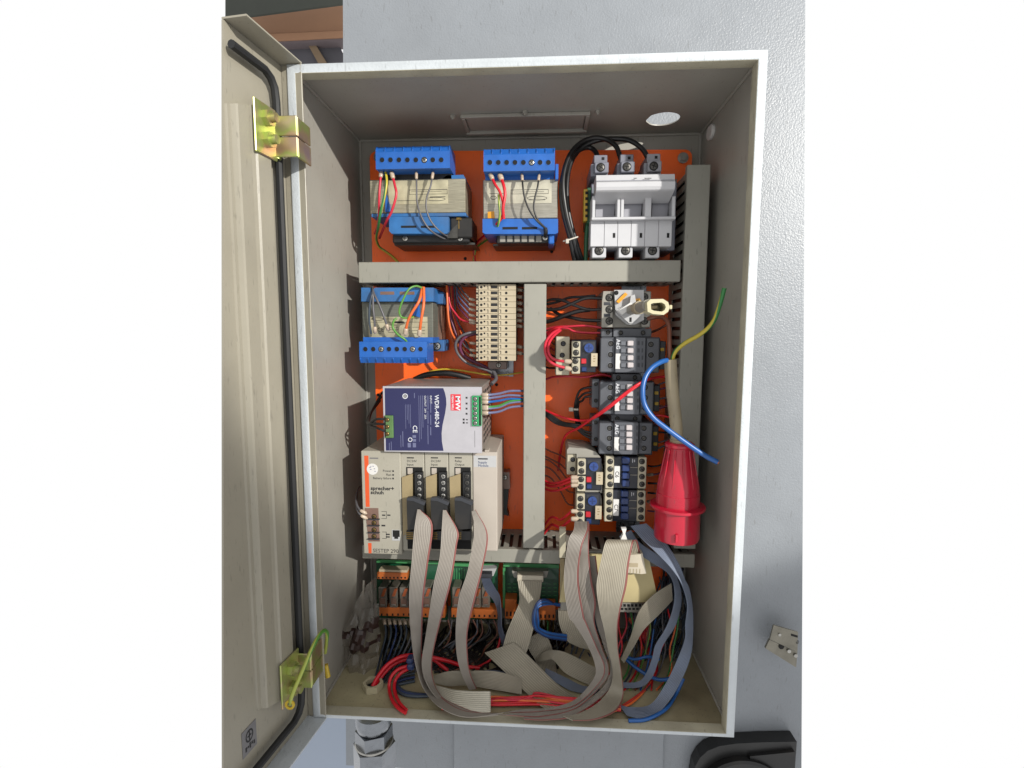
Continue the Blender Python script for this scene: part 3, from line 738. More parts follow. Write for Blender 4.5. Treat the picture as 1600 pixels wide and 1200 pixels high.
t3 = thing('transformer', 'control transformer under the long horizontal duct, blue terminal row along its bottom', 'transformer', P(620, 568, 190))
terminal_row(t3, 561.5, 534, 667, 558, 100, False, [571 + 12.3 * i for i in range(8)], 545.5, (2, 6))
part(t3, 'terminal_carrier', MB().pbox(567, 527, 676, 536, 116, 60, .5), 'trafo_blue')
part(t3, 'core', MB().pbox(566, 471.5, 676.5, 532, 126, 64, .8), 'lamination_dull')
part(t3, 'core_label', MB().pbox(576, 495, 668, 531, 125.4, .5, .1), 'plate_label_warm')
rules(t3, [(616, 502, 631, 505), (578, 503, 668, 503.6), (580, 498, 616, 498.6), (590, 520, 596, 521), (606, 511, 622, 511.6), (606, 515, 622, 515.6), (606, 519, 622, 519.6), (644, 511, 664, 511.6), (644, 516, 664, 516.6), (644, 521, 664, 521.6), (632, 511, 640, 511.6), (632, 516, 640, 516.6)], 125.4)
oval(t3, 590, 498.5, 10, 2.8, 125.4); text(t3, 'CE', 589, 515.5, 125.3, 6.5, 'ink')
cv_ = part(t3, 'coil_cover', MB().pprism([(564.5, 449.5), (577, 449.5), (580, 456), (586, 449.5), (677.5, 449.5), (677.5, 471), (564.5, 471)], 118, 66), 'trafo_blue_dusty', smooth=False)
for x0, x1 in ((594, 616), (624.5, 647.5)): part(cv_, 'slot', MB().pbox(x0, 455.5, x1, 460.5, 117.8, .5, .1), 'relay_brown', smooth=False)
part(t3, 'side_bracket', MB().pbox(677, 456, 693, 475, 150, 40, 1), 'trafo_blue_dusty'); part(t3, 'side_bracket', MB().pbox(677, 531, 694, 549, 148, 40, 1), 'trafo_blue_dusty')
screw(t3, 682.5, 541, 146, 4.5); part(t3, 'coil', MB().pbox(678, 474, 690, 532, 160, 34, 2), 'relay_brown')
part(t3, 'insulating_bush', MB().pprism([(648, 476), (654, 473), (656, 496), (644, 492)], 120, 5), 'trafo_blue', smooth=False)

# ================================================================== FUSE SWITCH
fs = thing('fuse_switch', 'white three pole fuse switch disconnector at the top right of the orange plate', 'fuse switch', P(988, 402, 195))
part(fs, 'base', MB().pbox(923, 285, 1056, 392, 138, 60, 1), 'fuse_grey')
for i, (x0, y0) in enumerate(((925, 242), (966, 241), (1008, 240))):
    m_ = 'fuse_grey' if i < 2 else 'fuse_mid'
    h = part(fs, 'terminal_housing', MB().pbox(x0 - 2, y0 + 14, x0 + 25, y0 + 33, 122, 60, .8), m_)
    part(h, 'terminal_head', MB().pbox(x0 + 3, y0, x0 + 24, y0 + 13.6, 126, 50, .8), m_)
    part(h, 'terminal_face', MB().pbox(x0 + 4, y0 + 11, x0 + 26, y0 + 28, 115, 6.8, 1), m_)
    part(h, 'wire_window', MB().pbox(x0 + 15, y0 + 3.5, x0 + 19.5, y0 + 8, 125.8, 1, .1), 'hole_black', smooth=False)
    screw(h, x0 + 13.5, y0 + 19.5, 114.9, 4.3, 'dark_steel')
# upper carrier: solid backs of the three fuse windows, dividers, handle bar
bodyY = 112
for x0, x1 in ((930.5, 966), (975, 1008), (1019, 1049.5)):
    wv = part(fs, 'fuse_window', MB().pbox(x0, 305, x1, 339, bodyY + 8, 20, .3), 'fuse_mid')
    part(wv, 'window_gap', MB().pprism([(x1 - 8, 309), (x1 - 5, 309), (x1 - 9, 338), (x1 - 13, 338)] if False else [(x1 - 4, 308), (x1 - 1, 308), (x1 - 3, 337), (x1 - 6.5, 337)], bodyY + 7.8, .5), 'hole_black', smooth=False)
for x0, x1 in ((925, 930), (964, 969), (969.8, 975), (1008, 1018), (1050, 1055.5)):
    part(fs, 'window_divider', MB().pbox(x0, 306, x1, 341, bodyY - 10, 32, .8), 'fuse_white')
X0, X1, Z0, Z1 = rc(932, 274, 1055, 298, 84)
part(fs, 'handle_bar', MB().profx([(84, Z1 - 8), (84, Z0 + 5), (85.5, Z0 + 1.5), (88, Z0), (bodyY + 2, Z0 - 8), (bodyY + 6, Z0 - 6), (bodyY + 6, Z1 + 2), (88, Z1 + 2), (86, Z1 - 5)][::-1], X0, X1), 'fuse_white', smooth=False)
rules(fs, [(932, 281.4, 1054, 282.2)], 84, 'fuse_grey', 'bar_groove'); rules(fs, [(990, 278, 995, 279), (1007, 278, 1018, 279)], 84)
rules(fs, [(1020, 311, 1040, 312), (1024, 314, 1034, 315)], bodyY + 8)
part(fs, 'window_sill', MB().pbox(924, 338.5, 1056, 343, bodyY - 11, 34, .8), 'fuse_white')
xs = (922.5, 944, 965, 986, 1007.5, 1029, 1050)
for i in range(6): part(fs, 'lower_cover', MB().pbox(xs[i] + .2, 344, xs[i + 1] - .2, 385, bodyY - 2, 40, .5), 'fuse_white')
for x in (957.5, 999.5, 1042): part(fs, 'cover_slot', MB().pbox(x, 364, x + 4, 371.5, bodyY - 2.3, .5, .1), 'hole_black', smooth=False)
for x in (925, 966.5, 1008.5):
    h = part(fs, 'lower_terminal', MB().pbox(x, 385.5, x + 22, 402.5, bodyY + 2, 40, .8), 'fuse_white')
    screw(h, x + 11, 391.5, bodyY + 1.8, 4.6, 'dark_steel')
eb = thing('earth_terminal', 'yellow and green earth terminal block left of the white fuse switch', 'terminal', P(917, 400, 190))
part(eb, 'earth_bar', MB().pbox(912, 295, 918, 345, 128, 12, .6), 'earth_strip'); part(eb, 'terminal_body', MB().pbox(917, 293, 923, 349, 132, 58, .6), 'dark_green')
for k in range(5): part(eb, 'clamp_screw', MB().pbox(914.5, 299 + 9 * k, 919.5, 303.5 + 9 * k, 127.5, 1, .3), 'hole_black', smooth=False)

# ================================================================== TERMINAL STRIP
ys = [453.4 + 9.22 * i for i in range(13)]
marks = ['topmost, in the shadow line of the duct', 'second from the top', 'third from the top', 'fourth from the top', 'fifth from the top', 'sixth from the top', 'sixth from the bottom', 'fifth from the bottom', 'fourth from the bottom', 'third from the bottom', 'second from the bottom', 'bottommost']
for i in range(-1, 12):
    y0, y1 = 453.4 + 9.22 * i, 453.4 + 9.22 * (i + 1) - .35; Yt = 130
    lab = 'cream rail terminal block in the vertical strip, ' + (marks[i] if i >= 0 else 'half hidden right under the horizontal duct')
    X0, X1, Z0, Z1 = rc(744, y0, 806, y1, Yt)
    t = thing('rail_terminal', lab, 'terminal block', ((X0 + X1) / 2, 190, Z0), 'cream rail terminal blocks in a vertical strip')
    b = MB(); b.prism([(X0, Z0), (X1, Z0), (X1, Z1), (X0, Z1)], Yt + 2, 176); b.pbox(748, y0, 766, y1, Yt, 2.2, .3); b.pbox(779, y0, 806, y1, Yt, 2.2, .3); b.box(X0, X1, Yt + .6, Yt + 3, Z0, Z0 + 1, 0)
    part(t, 'housing', b, 'cream_terminal', smooth=False)
    yc = (y0 + y1) / 2
    part(t, 'marker_window', MB().pbox(767, yc - 2.6, 777, yc + 2, Yt + 1.5, 1, .2), 'black', smooth=False)
    b = MB()
    for x, y, r in ((752, yc, 1.8), (757, yc - 1.6, 1.3), (791, yc, 1.8)):
        q = P(x, y, Yt); b.cyl((q.x, Yt + .5, q.z), (q.x, Yt - .12, q.z), r, n=10)
    b.pbox(744, yc - 1, 746.5, yc + 2, Yt + 1.7, 1, 0); b.pbox(762, yc - 1.5, 763, yc + 3.5, Yt - .1, .4, 0); b.pbox(760.5, yc - 1.8, 763, yc - 1, Yt - .1, .4, 0); b.pbox(782, yc - 1.5, 783, yc + 3.5, Yt - .1, .4, 0); b.pbox(780, yc - 1.8, 783, yc - 1, Yt - .1, .4, 0)
    part(t, 'screw_holes', b, 'hole_black', smooth=False)
t = thing('end_clamp', 'small dark end clamp below the cream terminal strip', 'clamp', P(780, 578, 190)); part(t, 'clamp_body', MB().pbox(762, 565, 792, 577, 165, 30, .8), 'relay_brown'); screw(t, 779, 570.5, 164.8, 3)

# ================================================================== ISOLATOR SWITCH
iso = thing('isolator_switch', 'grey rotary isolator with a cream shaft coupling pointing out of the cabinet', 'switch', P(980, 512, 190))
part(iso, 'body', MB().pbox(941, 455, 1017, 512, 128, 66, 1.2), 'isolator_grey')
lt = part(iso, 'left_terminals', MB().pprism([(943, 455), (957, 455), (957, 511), (940, 511), (941, 470)], 119, 9.5), 'isolator_grey', smooth=False)
for y in (465, 483.5, 501.5): screw(lt, 952, y, 118.9, 3.9, 'dark_steel')
for y in (474.5, 492.5): part(lt, 'wire_slot', MB().pbox(943.5, y - 2.5, 953.5, y + 2.5, 118.7, .5, .1), 'contactor_dark', smooth=False)
rt = part(iso, 'right_terminals', MB().pbox(1003, 456, 1016.5, 511, 119, 9.5, .8), 'isolator_grey')
for y in (464, 501.5): screw(rt, 1007, y, 118.9, 3.9, 'dark_steel')
part(iso, 'front_plate', MB().pprism([(960, 453), (1006, 453), (1006, 500), (992, 507), (980, 507), (962, 492)], 114, 12), 'light_grey', smooth=False)
ro = part(iso, 'rotor', MB().pprism([(986, 462), (992, 460), (995, 480), (1004, 490), (988, 505), (983, 505), (964, 488), (963, 484), (984, 474)], 104, 9.8), 'light_grey', smooth=False)
part(ro, 'pointer', MB().pprism([(965, 486), (986, 472), (990, 479), (972, 492)], 100, 3.8), 'white_plastic', smooth=False)
part(ro, 'rotor_key', MB().pbox(983.5, 496, 987, 503, 103.7, .5, .1), 'hole_black', smooth=False)
for pts in ([(963, 471), (977, 457), (981, 460), (967, 474)], [(993, 467), (1000, 466), (1001, 472), (994, 474)]): part(iso, 'amber_stop', MB().pprism(pts, 110, 3.8), 'amber', smooth=False)
screw(iso, 963, 457.5, 113.9, 2.2, 'hole_black')
A_, B_ = P(986, 484, 103.5), P(1013, 478.5, -8)
sh = part(iso, 'shaft', MB().cyl((A_.x, 103.8, A_.z), (A_.x, -2, A_.z), 6.3, n=20), 'isolator_grey')
part(sh, 'shaft_collar', MB().cyl((A_.x, 62, A_.z), (A_.x, 42, A_.z), 7.6, n=20), 'sheath_beige')
q = P(1001, 478, 40); part(sh, 'set_screw', MB().cyl((q.x, 52, A_.z + 6), (q.x, 52, A_.z + 9), 3, n=10), 'brass')
c = P(1028, 479, -4); yk = MB()
out = [(1011, 473), (1016, 467.5), (1036, 467), (1044, 472), (1046.5, 480), (1044, 487), (1037, 492), (1020, 490.5), (1012, 487)]
inn = [(1017, 475), (1021, 473.5), (1034, 472.5), (1039, 475.5), (1040.5, 480), (1038.5, 484.5), (1034, 487), (1022, 485.5), (1017.5, 483.5)]
n = len(out); b0_ = 0
for Yk in (-14, 12):
    for L_ in (out, inn):
        for x, y in L_:
            v = P(x, y, -14); yk.v.append((v.x, Yk, v.z))
for i in range(n):
    j = (i + 1) % n
    yk.face([i, n + i, n + j, j]); yk.face([2 * n + i, 2 * n + j, 3 * n + j, 3 * n + i]); yk.face([i, j, 2 * n + j, 2 * n + i]); yk.face([n + j, n + i, 3 * n + i, 3 * n + j])
yk.face([3 * n + i for i in range(n)])
cp = part(iso, 'coupling_yoke', yk, 'yoke_cream', smooth=False)
part(cp, 'yoke_tip', MB().pbox(1046, 476.5, 1050.5, 483, -10, 8, .6), 'yoke_cream'); v0 = P(1029, 480, -14)
part(cp, 'drive_slot', MB().pbox(1017.5, 477, 1028, 482.5, -4, 14, .8), 'sheath_beige')

# ================================================================== GREY CONTACTORS
def contactor(label, x0, y0, x1, y1, tab, sx, brand_y, Y=108):
    t = thing('contactor', label, 'contactor', P((x0 + x1) / 2, y1, 190), 'grey contactors stacked under the isolator')
    k = (y1 - y0)
    part(t, 'body', MB().pbox(x0 + 1, y0, x1, y1, Y + 16, 70, 1.2), 'contactor_grey')
    part(t, 'left_deck', MB().pbox(x0, y0 + 1, x0 + 23, y1 - 1, Y + 5, 11, 1), 'contactor_grey')
    part(t, 'right_deck', MB().pbox(x1 - 22, y0 + 1, x1 - 1, y1 - 1, Y + 5, 11, 1), 'contactor_grey')
    c = part(t, 'centre_block', MB().pbox(x0 + 23.3, y0, x1 - 22.3, y1, Y, 20, 1), 'contactor_grey')
    for i in range(3): socket(t, x0 + 16.5 - i * .4, y0 + k * (.18 + .31 * i), Y + 4.9, 3.8, 'contactor_mid')
    for i in range(3 if sx else 2): socket(t, x1 - 14, y0 + k * ((.18 + .31 * i) if sx else (.2 + .3 * i)), Y + 4.9, 3.8, 'contactor_mid')
    for i in range(4):
        yy = y0 + k * (.17 + .205 * i)
        part(c, 'latch', MB().pbox(x0 + 32, yy - 3.5, x0 + 40, yy + 3.5, Y - 2.5, 4, .6), 'contactor_mid')
        p_ = part(c, 'indicator_pin', MB().pbox(x0 + 42.5, yy - 4, x0 + 52, yy + 4, Y - 4, 6, .9), 'pin_white')
        part(c, 'vent_slot', MB().pbox(x0 + 58, yy - 3.5, x0 + 61.5, yy + 3, Y - .15, .4, .05).pbox(x0 + 64.5, yy - 3.5, x0 + 67, yy + 3, Y - .15, .4, .05), 'contactor_dark', smooth=False)
    part(c, 'label_plate', MB().pbox(x0 + 23.8, y0 + k * .46, x0 + 31.2, y1 - 6, Y - .5, 1, .2), 'white_plastic')
    text(c, 'AEG', x0 + 28, y0 + 3, Y, 6, 'white_ink', rot=90, bold=.01)
    tb = part(t, 'coil_terminal', MB().pbox(tab[0], tab[1], tab[2], y0 - .4, Y + 22, 60, .8), 'contactor_mid')
    for x in (tab[0] + (tab[2] - tab[0]) * .2, tab[0] + (tab[2] - tab[0]) * .78): socket(tb, x, (tab[1] + y0) / 2, Y + 21.9, 3.2, 'contactor_mid')
    part(t, 'side_vents', MB().pbox(x1 - .5, y0 + 6, x1 + 9, y1 - 5, Y + 34, 40, 1), 'contactor_dark')
    for yy in (.3, .62): part(t, 'brass_clamp', MB().pbox(x1 + 1, y0 + k * yy, x1 + 7, y0 + k * yy + 5, Y + 33, 3, .4), 'earth_strip')
    return t
contactor('uppermost grey contactor, directly below the rotary isolator', 938, 527, 1031, 582.5, (958, 513, 1018), False, 535)
contactor('middle grey contactor, crossed by a slanting red wire', 937, 596, 1022, 648, (957, 584, 1002), True, 603)
contactor('lowest grey contactor, above the small black contactors', 936, 660, 1020, 710.5, (955, 648, 1003), True, 668)
part(COL.objects['contactor'], 'left_terminal_tab', MB().pbox(939, 513.5, 957, 526.5, 132, 50, .8), 'contactor_grey'); socket(COL.objects['contactor'], 950, 519.5, 131.9, 3.2, 'contactor_mid')
for nm, y in (('contactor.001', 592), ('contactor.002', 652)):
    r_ = COL.objects[nm]; part(r_, 'auxiliary_terminal', MB().pbox(925, y, 936, y + 45, 140, 40, .8), 'contactor_mid')
    for k in (8, 34): socket(r_, 931, y + k, 139.8, 2.8, 'contactor_mid')

# ================================================================== OVERLOAD RELAYS
def overload(label, cx, y0, y1, scr, dial, red, blu, lab, left=None, Y=112, hat=None):
    t = thing('overload_relay', label, 'relay', P(cx + 20, y1, 190), 'overload relays with blue dials')
    body = part(t, 'body', MB().pbox(cx, y0 - 2, lab[2] - 2, y1 - 2, Y + 6, 70, 1), 'dark_blue_plastic')
    col = part(t, 'terminal_column', MB().pbox(cx, y0, cx + 13, y1, Y, 30, .7), 'beige')
    for x, y in scr: screw(col, x, y, Y - .1, 3.1, 'dark_steel')
    ym = (y0 + y1) / 2; part(col, 'column_gap', MB().pbox(cx + 1, ym - 1.5, cx + 13.2, ym + 1.2, Y - .3, 1, .1), 'hole_black', smooth=False)
    q = P(*dial, Y + 5); d = MB(); d.cyl((q.x, Y + 6.2, q.z), (q.x, Y + 2, q.z), 6, n=24); d.k = 1
    d.box(q.x - 4, q.x + 4, Y + 1.6, Y + 2.1, q.z - .7, q.z + .7, 0); d.box(q.x - .7, q.x + .7, Y + 1.55, Y + 2.1, q.z - 4, q.z + 4, 0)
    part(t, 'current_dial', d, ['dial_blue', 'button_blue'])
    part(t, 'dial_window', MB().pbox(dial[0] - 9.5, dial[1] - 9, dial[0] + 9.5, dial[1] + 9, Y + 5.6, 1, .2), 'contactor_dark')
    part(t, 'stop_button', MB().pbox(red[0] - 4, red[1] - 4, red[0] + 4, red[1] + 4, Y + 2, 5, .8), 'button_red')
    part(t, 'reset_button', MB().pbox(blu[0] - 4, blu[1] - 3.5, blu[0] + 4, blu[1] + 3.5, Y + 2.5, 5, .8), 'button_blue')
    lp = part(t, 'label_plate', MB().pbox(*lab, Y + 1, 3, .3), 'cream_terminal')
    rules(lp, [(lab[0] + 3.5, lab[1] + 4, lab[0] + 6.5, lab[1] + 5), (lab[0] + 3.5, lab[1] + 8, lab[0] + 7, lab[1] + 9), (lab[0] + 3.5, lab[1] + 12, lab[0] + 6, lab[1] + 13)], Y + 1, 'brass', 'faded_print')
    if left:
        lb = part(t, 'main_terminals', MB().pbox(*left[0], Y + 14, 50, .8), 'beige')
        for x, y in left[1]: socket(lb, x, y, Y + 13.9, 3.6, 'beige', 'contactor_dark')
    if hat: part(t, 'dusty_top', MB().pprism(hat, Y + 9, 56), 'isolator_grey', smooth=False)
    return t
overload('upper overload relay, left of the uppermost grey contactor', 893.5, 533, 584, [(900, 539), (900, 551), (899, 564), (899, 576.5)], (920, 543.5), (912, 564.5), (912.5, 577), (923.5, 552, 933.5, 572.5), ((868.5, 526, 890, 586), [(880, 537), (878.5, 555), (876.5, 576)]))
overload('middle overload relay under a dusty rounded grey top', 902, 717.5, 768, [(908.5, 724.5), (908.5, 736), (908, 749), (907.5, 760.5)], (927.5, 728.5), (920, 750), (920.5, 760.5), (931.5, 738, 942, 757.5), ((886, 709, 900, 742), [(895, 718), (894.5, 733)]), 112, [(886, 709), (886, 703), (889, 699), (915, 701), (931, 706), (938, 714), (941, 727), (941, 770), (914, 770), (914, 717), (901, 716), (901, 709)])
overload('lowest overload relay, left of the contactor marked C7', 900.5, 772, 822, [(907, 779), (907, 790.5), (906.5, 803.5), (906, 815)], (925.5, 782), (919, 804.5), (920, 815), (930, 791, 940, 811.5), None, 112, [(916, 768.8), (938, 768.8), (940, 780), (940, 789), (930, 789), (914, 789), (914, 772)])

# ================================================================== SMALL CONTACTORS
def small_contactor(label, mark, dx, y0, y1, Y=110):
    t = thing('small_contactor', label, 'contactor', P(978, y1, 190), 'small black contactors with blue keys')
    k = y1 - y0
    part(t, 'body', MB().pbox(947 + dx, y0 + 1, 1009 + dx, y1, Y + 5, 75, 1), 'dark_blue_plastic')
    for i, (a, b) in enumerate(((946, 959), (997, 1010))):
        c = part(t, 'terminal_column', MB().pbox(a + dx, y0 + i * 2, b + dx, y1, Y + 2, 22, .7), 'beige')
        for j in range(4): screw(c, (a + b) / 2 + dx + (1 if i == 0 else -.5), y0 + 3 + k * (.1 + .235 * j), Y + 1.9, 3.0, 'dark_steel')
    for j in range(4): part(t, 'blue_key', MB().pbox(972 + dx, y0 + k * (.05 + .235 * j), 984 + dx, y0 + k * (.24 + .235 * j), Y - 1 - (j % 2), 8, 1), 'button_blue')
    for j in (1, 2): part(t, 'wire_link', MB().pbox(984.5 + dx, y0 + k * (.1 + .235 * j), 996.5 + dx, y0 + k * (.12 + .235 * j), Y + 4, 1, .1), 'isolator_grey')
    lp = part(t, 'label_plate', MB().pbox(959.5 + dx, y0 + k * .31, 968.5 + dx, y0 + k * .82, Y + 1, 3, .3), 'white_plastic')
    text(lp, mark, 964 + dx, y0 + k * .56, Y + 1, 6, 'ink', rot=90, align='CENTER', bold=.01)
    rules(t, [(988 + dx, y0 + 4, 989 + dx, y0 + 10), (991 + dx, y0 + 5, 992 + dx, y0 + 9)], Y + 5, 'white_ink')
small_contactor('small black contactor with a white plate marked C6, under the grey contactors', 'C6', 0, 713, 763.5)
small_contactor('small black contactor with a white plate marked C7, at the bottom of the column', 'C7', -1.5, 765, 815)
# ================================================================== POWER SUPPLY
Y = 65
psu = thing('power_supply', 'silver and navy power supply with green connectors lying on its side in the cabinet', 'power supply', P(676, 708, 150))
X0, X1, Z0, Z1 = rc(599, 604, 753, 707, Y)
part(psu, 'housing', MB().box(X0 + .4, X1 - .4, Y + 1.2, 190, Z0 + .6, Z1 - .6, .8), 'psu_metal')
fp = part(psu, 'front_panel', MB().box(X0, X1, Y, Y + 1, Z0, Z1, .4), 'psu_silver')
part(fp, 'navy_print', MB().pprism([(601, 606.5), (692.5, 606.5), (695, 613), (697, 622), (697.5, 632), (695.5, 646), (691.5, 664), (690, 677), (690.5, 690), (693, 704.5), (603, 704)], Y - .12, .3), 'psu_navy', smooth=False)
text(fp, 'WDR-480-24', 682, 617, Y - .15, 6.6, 'white_ink', rot=90, bold=.012, wide=1.0)
text(fp, 'OUTPUT  24V  20A', 664, 618, Y - .15, 3.2, 'white_ink', rot=90)
text(fp, 'INPUT', 673, 618, Y - .15, 3.2, 'white_ink', rot=90)
rules(fp, [(672.4, 629, 673.6, 645), (672.4, 648, 673.6, 664), (672.4, 667, 673.6, 680), (668.2, 618, 669.2, 640), (668.2, 642, 669.2, 662), (668.2, 664, 669.2, 694), (660.2, 618, 660.9, 668), (657.4, 618, 658.1, 686), (654.6, 618, 655.2, 690),
           (641, 632, 641.6, 668), (638.5, 632, 639.1, 662), (636, 632, 636.6, 656), (633.5, 632, 634.1, 670), (647, 614, 648, 622), (629, 674, 630, 698), (626, 680, 626.7, 699), (611, 690, 611.8, 703), (608, 692, 608.7, 703)], Y - .14, 'lilac_wire', 'small_print')
text(fp, 'CE', 648, 664.5, Y - .15, 7, 'white_ink', rot=90, bold=.01)
rules(fp, [(644.5, 680, 650, 684), (645, 686, 650, 690), (645, 692, 650, 699), (637, 692, 642, 699)], Y - .14, 'lilac_wire', 'approval_marks')
oval(fp, 641, 687, 3.4, 3.4, Y - .04, 'white_ink', 1); oval(fp, 633, 619, 4.2, 4.2, Y - .04, 'white_ink', 1.2)
q = P(633, 619, Y); part(fp, 'trim_potentiometer', MB().cyl((q.x, Y + .3, q.z), (q.x, Y - .6, q.z), 2, n=14), 'steel')
lg = part(fp, 'logo', MB().pbox(704, 616, 720, 641.5, Y - .2, .5, .05), 'logo_red', smooth=False)
text(lg, 'MW', 715, 618.5, Y - .22, 7.2, 'white_ink', rot=90, bold=.03, wide=1.25); text(lg, 'MEAN WELL', 707, 618, Y - .22, 3, 'white_ink', rot=90, bold=.01)
for i, y in enumerate((621.5, 630.5, 638.5, 646.5, 655, 660)): rules(fp, [(727.5, y - 1.4, 730.5, y + 1.4)] if i < 4 else [(723, y - 1, 726, y + 2), (728, y, 731, y + 1.6)], Y - .02, 'ink', 'terminal_mark')
rules(fp, [(741.5, 673, 742.2, 699)], Y - .02, 'sticker_grey', 'small_print')
def green_conn(px0, py0, px1, py1, n, m):
    c = part(psu, 'connector', MB().pbox(px0, py0, px1, py1, Y - 3, 12, .6), m)
    h = (py1 - py0 - 2) / n
    for i in range(n): screw(c, (px0 + px1) / 2 - 2, py0 + 1 + h * (i + .5), Y - 3.1, 2.1, 'steel' if m == 'connector_green' else 'brass')
    part(c, 'wire_entry', MB().pbox(px1 - 3.6, py0 + 1.5, px1 - .6, py1 - 1.5, Y - 3.2, .5, .1) if m == 'connector_green' else MB().pbox(px0 + .6, py0 + 1.5, px0 + 2.4, py1 - 1.5, Y - 3.2, .5, .1), 'hole_black', smooth=False)
green_conn(737, 618.5, 752, 666, 6, 'connector_green'); green_conn(600.5, 649.5, 614, 684.5, 3, 'connector_green_dusty')
vb = MB()
for i in range(5):
    for j in range(9): vb.box(X1 - .5, X1 - .3, 85 + 20 * i, 98 + 20 * i, Z0 + 8 + 8 * j, Z0 + 12 + 8 * j, 0)
part(psu, 'vent_holes', vb, 'hole_black', smooth=False)

# ================================================================== PROGRAMMABLE CONTROLLER
cpu = thing('controller_module', 'beige controller processor module with orange stripe, left end of the rack', 'controller', P(596, 866, 150), 'beige controller rack modules')
Yc = 72
part(cpu, 'housing', MB().pbox(566, 705, 627, 866, Yc, 118, 1.0), 'plc_beige')
part(cpu, 'orange_stripe', MB().pprism([(569, 712), (575.5, 712), (577.5, 792), (571.5, 792)], Yc - .15, .4), 'plc_orange', smooth=False)
part(cpu, 'orange_stripe', MB().pprism([(575, 848.5), (580.5, 848.5), (580.5, 864.5), (576, 864.5)], Yc - .15, .4), 'plc_orange', smooth=False)
q = P(582, 733, Yc); st = part(cpu, 'round_sticker', MB().cyl((q.x, Yc + .2, q.z), (q.x, Yc - .25, q.z), 7.4, n=28), 'white_plastic')
rules(st, [(577, 730, 579, 731), (578, 733, 580.5, 734), (582, 728, 584, 729), (584, 732, 586, 733), (585, 736, 587, 737), (579, 728, 580, 730)], Yc - .25, 'lilac_wire', 'scribble')
text(cpu, 'sprecher+', 579, 763, Yc, 5.6, 'ink', bold=.03, wide=1.13); text(cpu, 'schuh', 579, 769.5, Yc, 5.6, 'ink', bold=.03, wide=1.13)
for s_, y in (('Power', 736), ('Run', 742), ('Battery failure', 747.6)): text(cpu, s_, 611.5, y, Yc, 3.6, 'ink', align='RIGHT'); rules(cpu, [(613, y - 1.2, 615.4, y + 1.4)], Yc, 'ink', 'status_led')
rules(cpu, [(577.5, 715, 591, 717)], Yc, 'sticker_grey', 'small_print')
text(cpu, 'SESTEP 290', 582.5, 860.5, Yc, 6.0, 'ink', wide=.98)
rc_ = part(cpu, 'terminal_recess', MB().pprism([(570, 794), (591, 794), (593.5, 846), (576, 846)], Yc - .4, 1), 'relay_brown', smooth=False)
for y in (807, 817, 828, 838): screw(rc_, 584.5, y, Yc - .5, 2.6, 'brass'); part(rc_, 'divider', MB().pbox(574, y + 4.2, 592.5, y + 5.6, Yc - 3, 3, .2), 'contactor_dark')
rules(cpu, [(596, 799, 604, 799.6), (603.4, 799, 604, 810), (596, 810, 604, 810.6), (597, 804, 602, 806), (605, 804, 610, 806), (596, 820, 602, 822.5), (597, 831, 604, 831.6), (603.4, 831, 604, 841), (597, 841, 604, 841.6), (603, 834, 609, 836), (603, 838, 609, 840)], Yc, 'ink', 'terminal_marks')
jk = part(cpu, 'socket', MB().pbox(612, 828, 625, 845, Yc - .4, 1, .3), 'light_grey'); part(jk, 'socket_hole', MB().pbox(613.5, 828.6, 624.5, 839, Yc - .6, .5, .1).pbox(616, 839, 622, 842, Yc - .6, .5, .1), 'hole_black', smooth=False)
ml = [626.4, 664, 701.3, 738.6, 777]
names = ('first narrow input module, right of the beige processor module', 'second narrow input module, in the middle of the beige rack', 'narrow relay output module, left of the blank end module')
hd = (('DC24V', 'Input'), ('DC24V', 'Input'), ('Relay', 'Output'))
for i in range(3):
    a, b = ml[i] + .3, ml[i + 1] - .3; Ym = 76
    t = thing('controller_module', names[i], 'controller', P((a + b) / 2, 861, 150), 'beige controller rack modules')
    part(t, 'housing', MB().pbox(a, 706.5, b, 861, Ym, 114, .9), 'plc_beige')
    rules(t, [(a + 9, 714.5, a + 20, 716.3)], Ym, 'ink', 'small_print')
    for k, s_ in enumerate(hd[i]): text(t, s_, a + 9, 720.5 + 5.4 * k, Ym, 3.6, 'ink')
    rc2 = part(t, 'front_recess', MB().pbox(a + 9, 730, b - 2.5, 858, Ym - .3, .8, .1), 'hole_black', smooth=False)
    part(t, 'card_edge', MB().pbox(a + 10, 731.5, a + 18, 741, Ym - .5, .7, .1), 'plc_warm', smooth=False)
    part(t, 'card_flank', MB().pprism([(a + 1, 746), (a + 18, 740.5), (a + 18, 826), (a + 3, 838)], Ym - 4, 3.5), 'plc_tan', smooth=False)
    tb = part(t, 'terminal_column', MB().pbox(a + 21, 738, b - 3, 790, Ym - 6, 6.8, .6), 'black')
    for y in (744.5, 754.5, 764.5, 774.5, 784): screw(tb, b - 8.5, y, Ym - 6.1, 2.8, 'steel' if i < 2 else 'dark_steel')
    cb = part(t, 'cable_connector', MB().pprism([(a + 8.5, 781), (a + 18, 779.5), (b - 2, 787), (b - 1.5, 826), (a + 10, 828)], Ym - 16, 15), 'black', smooth=False)
    part(cb, 'latch', MB().pprism([(a + 9, 778), (a + 18, 777), (b + 1, 785), (b - 1, 790), (a + 19, 783), (a + 9, 782)], Ym - 18, 6), 'contactor_dark', smooth=False)
    part(t, 'lower_block', MB().pbox(a + 8, 829, b - 2, 845, Ym - 8, 7.4, 1), 'black')
    for k in range(4): part(t, 'terminal_comb', MB().pbox(a + 8, 832 + 3 * k, a + 19, 833.4 + 3 * k, Ym - 8.5, 1, .1), 'brass', smooth=False)
end = thing('controller_module', 'blank beige end module at the right of the controller rack', 'controller', P(757, 861, 150), 'beige controller rack modules')
part(end, 'housing', MB().pbox(738.9, 706.5, 777, 861, 76, 114, .9), 'plc_warm')
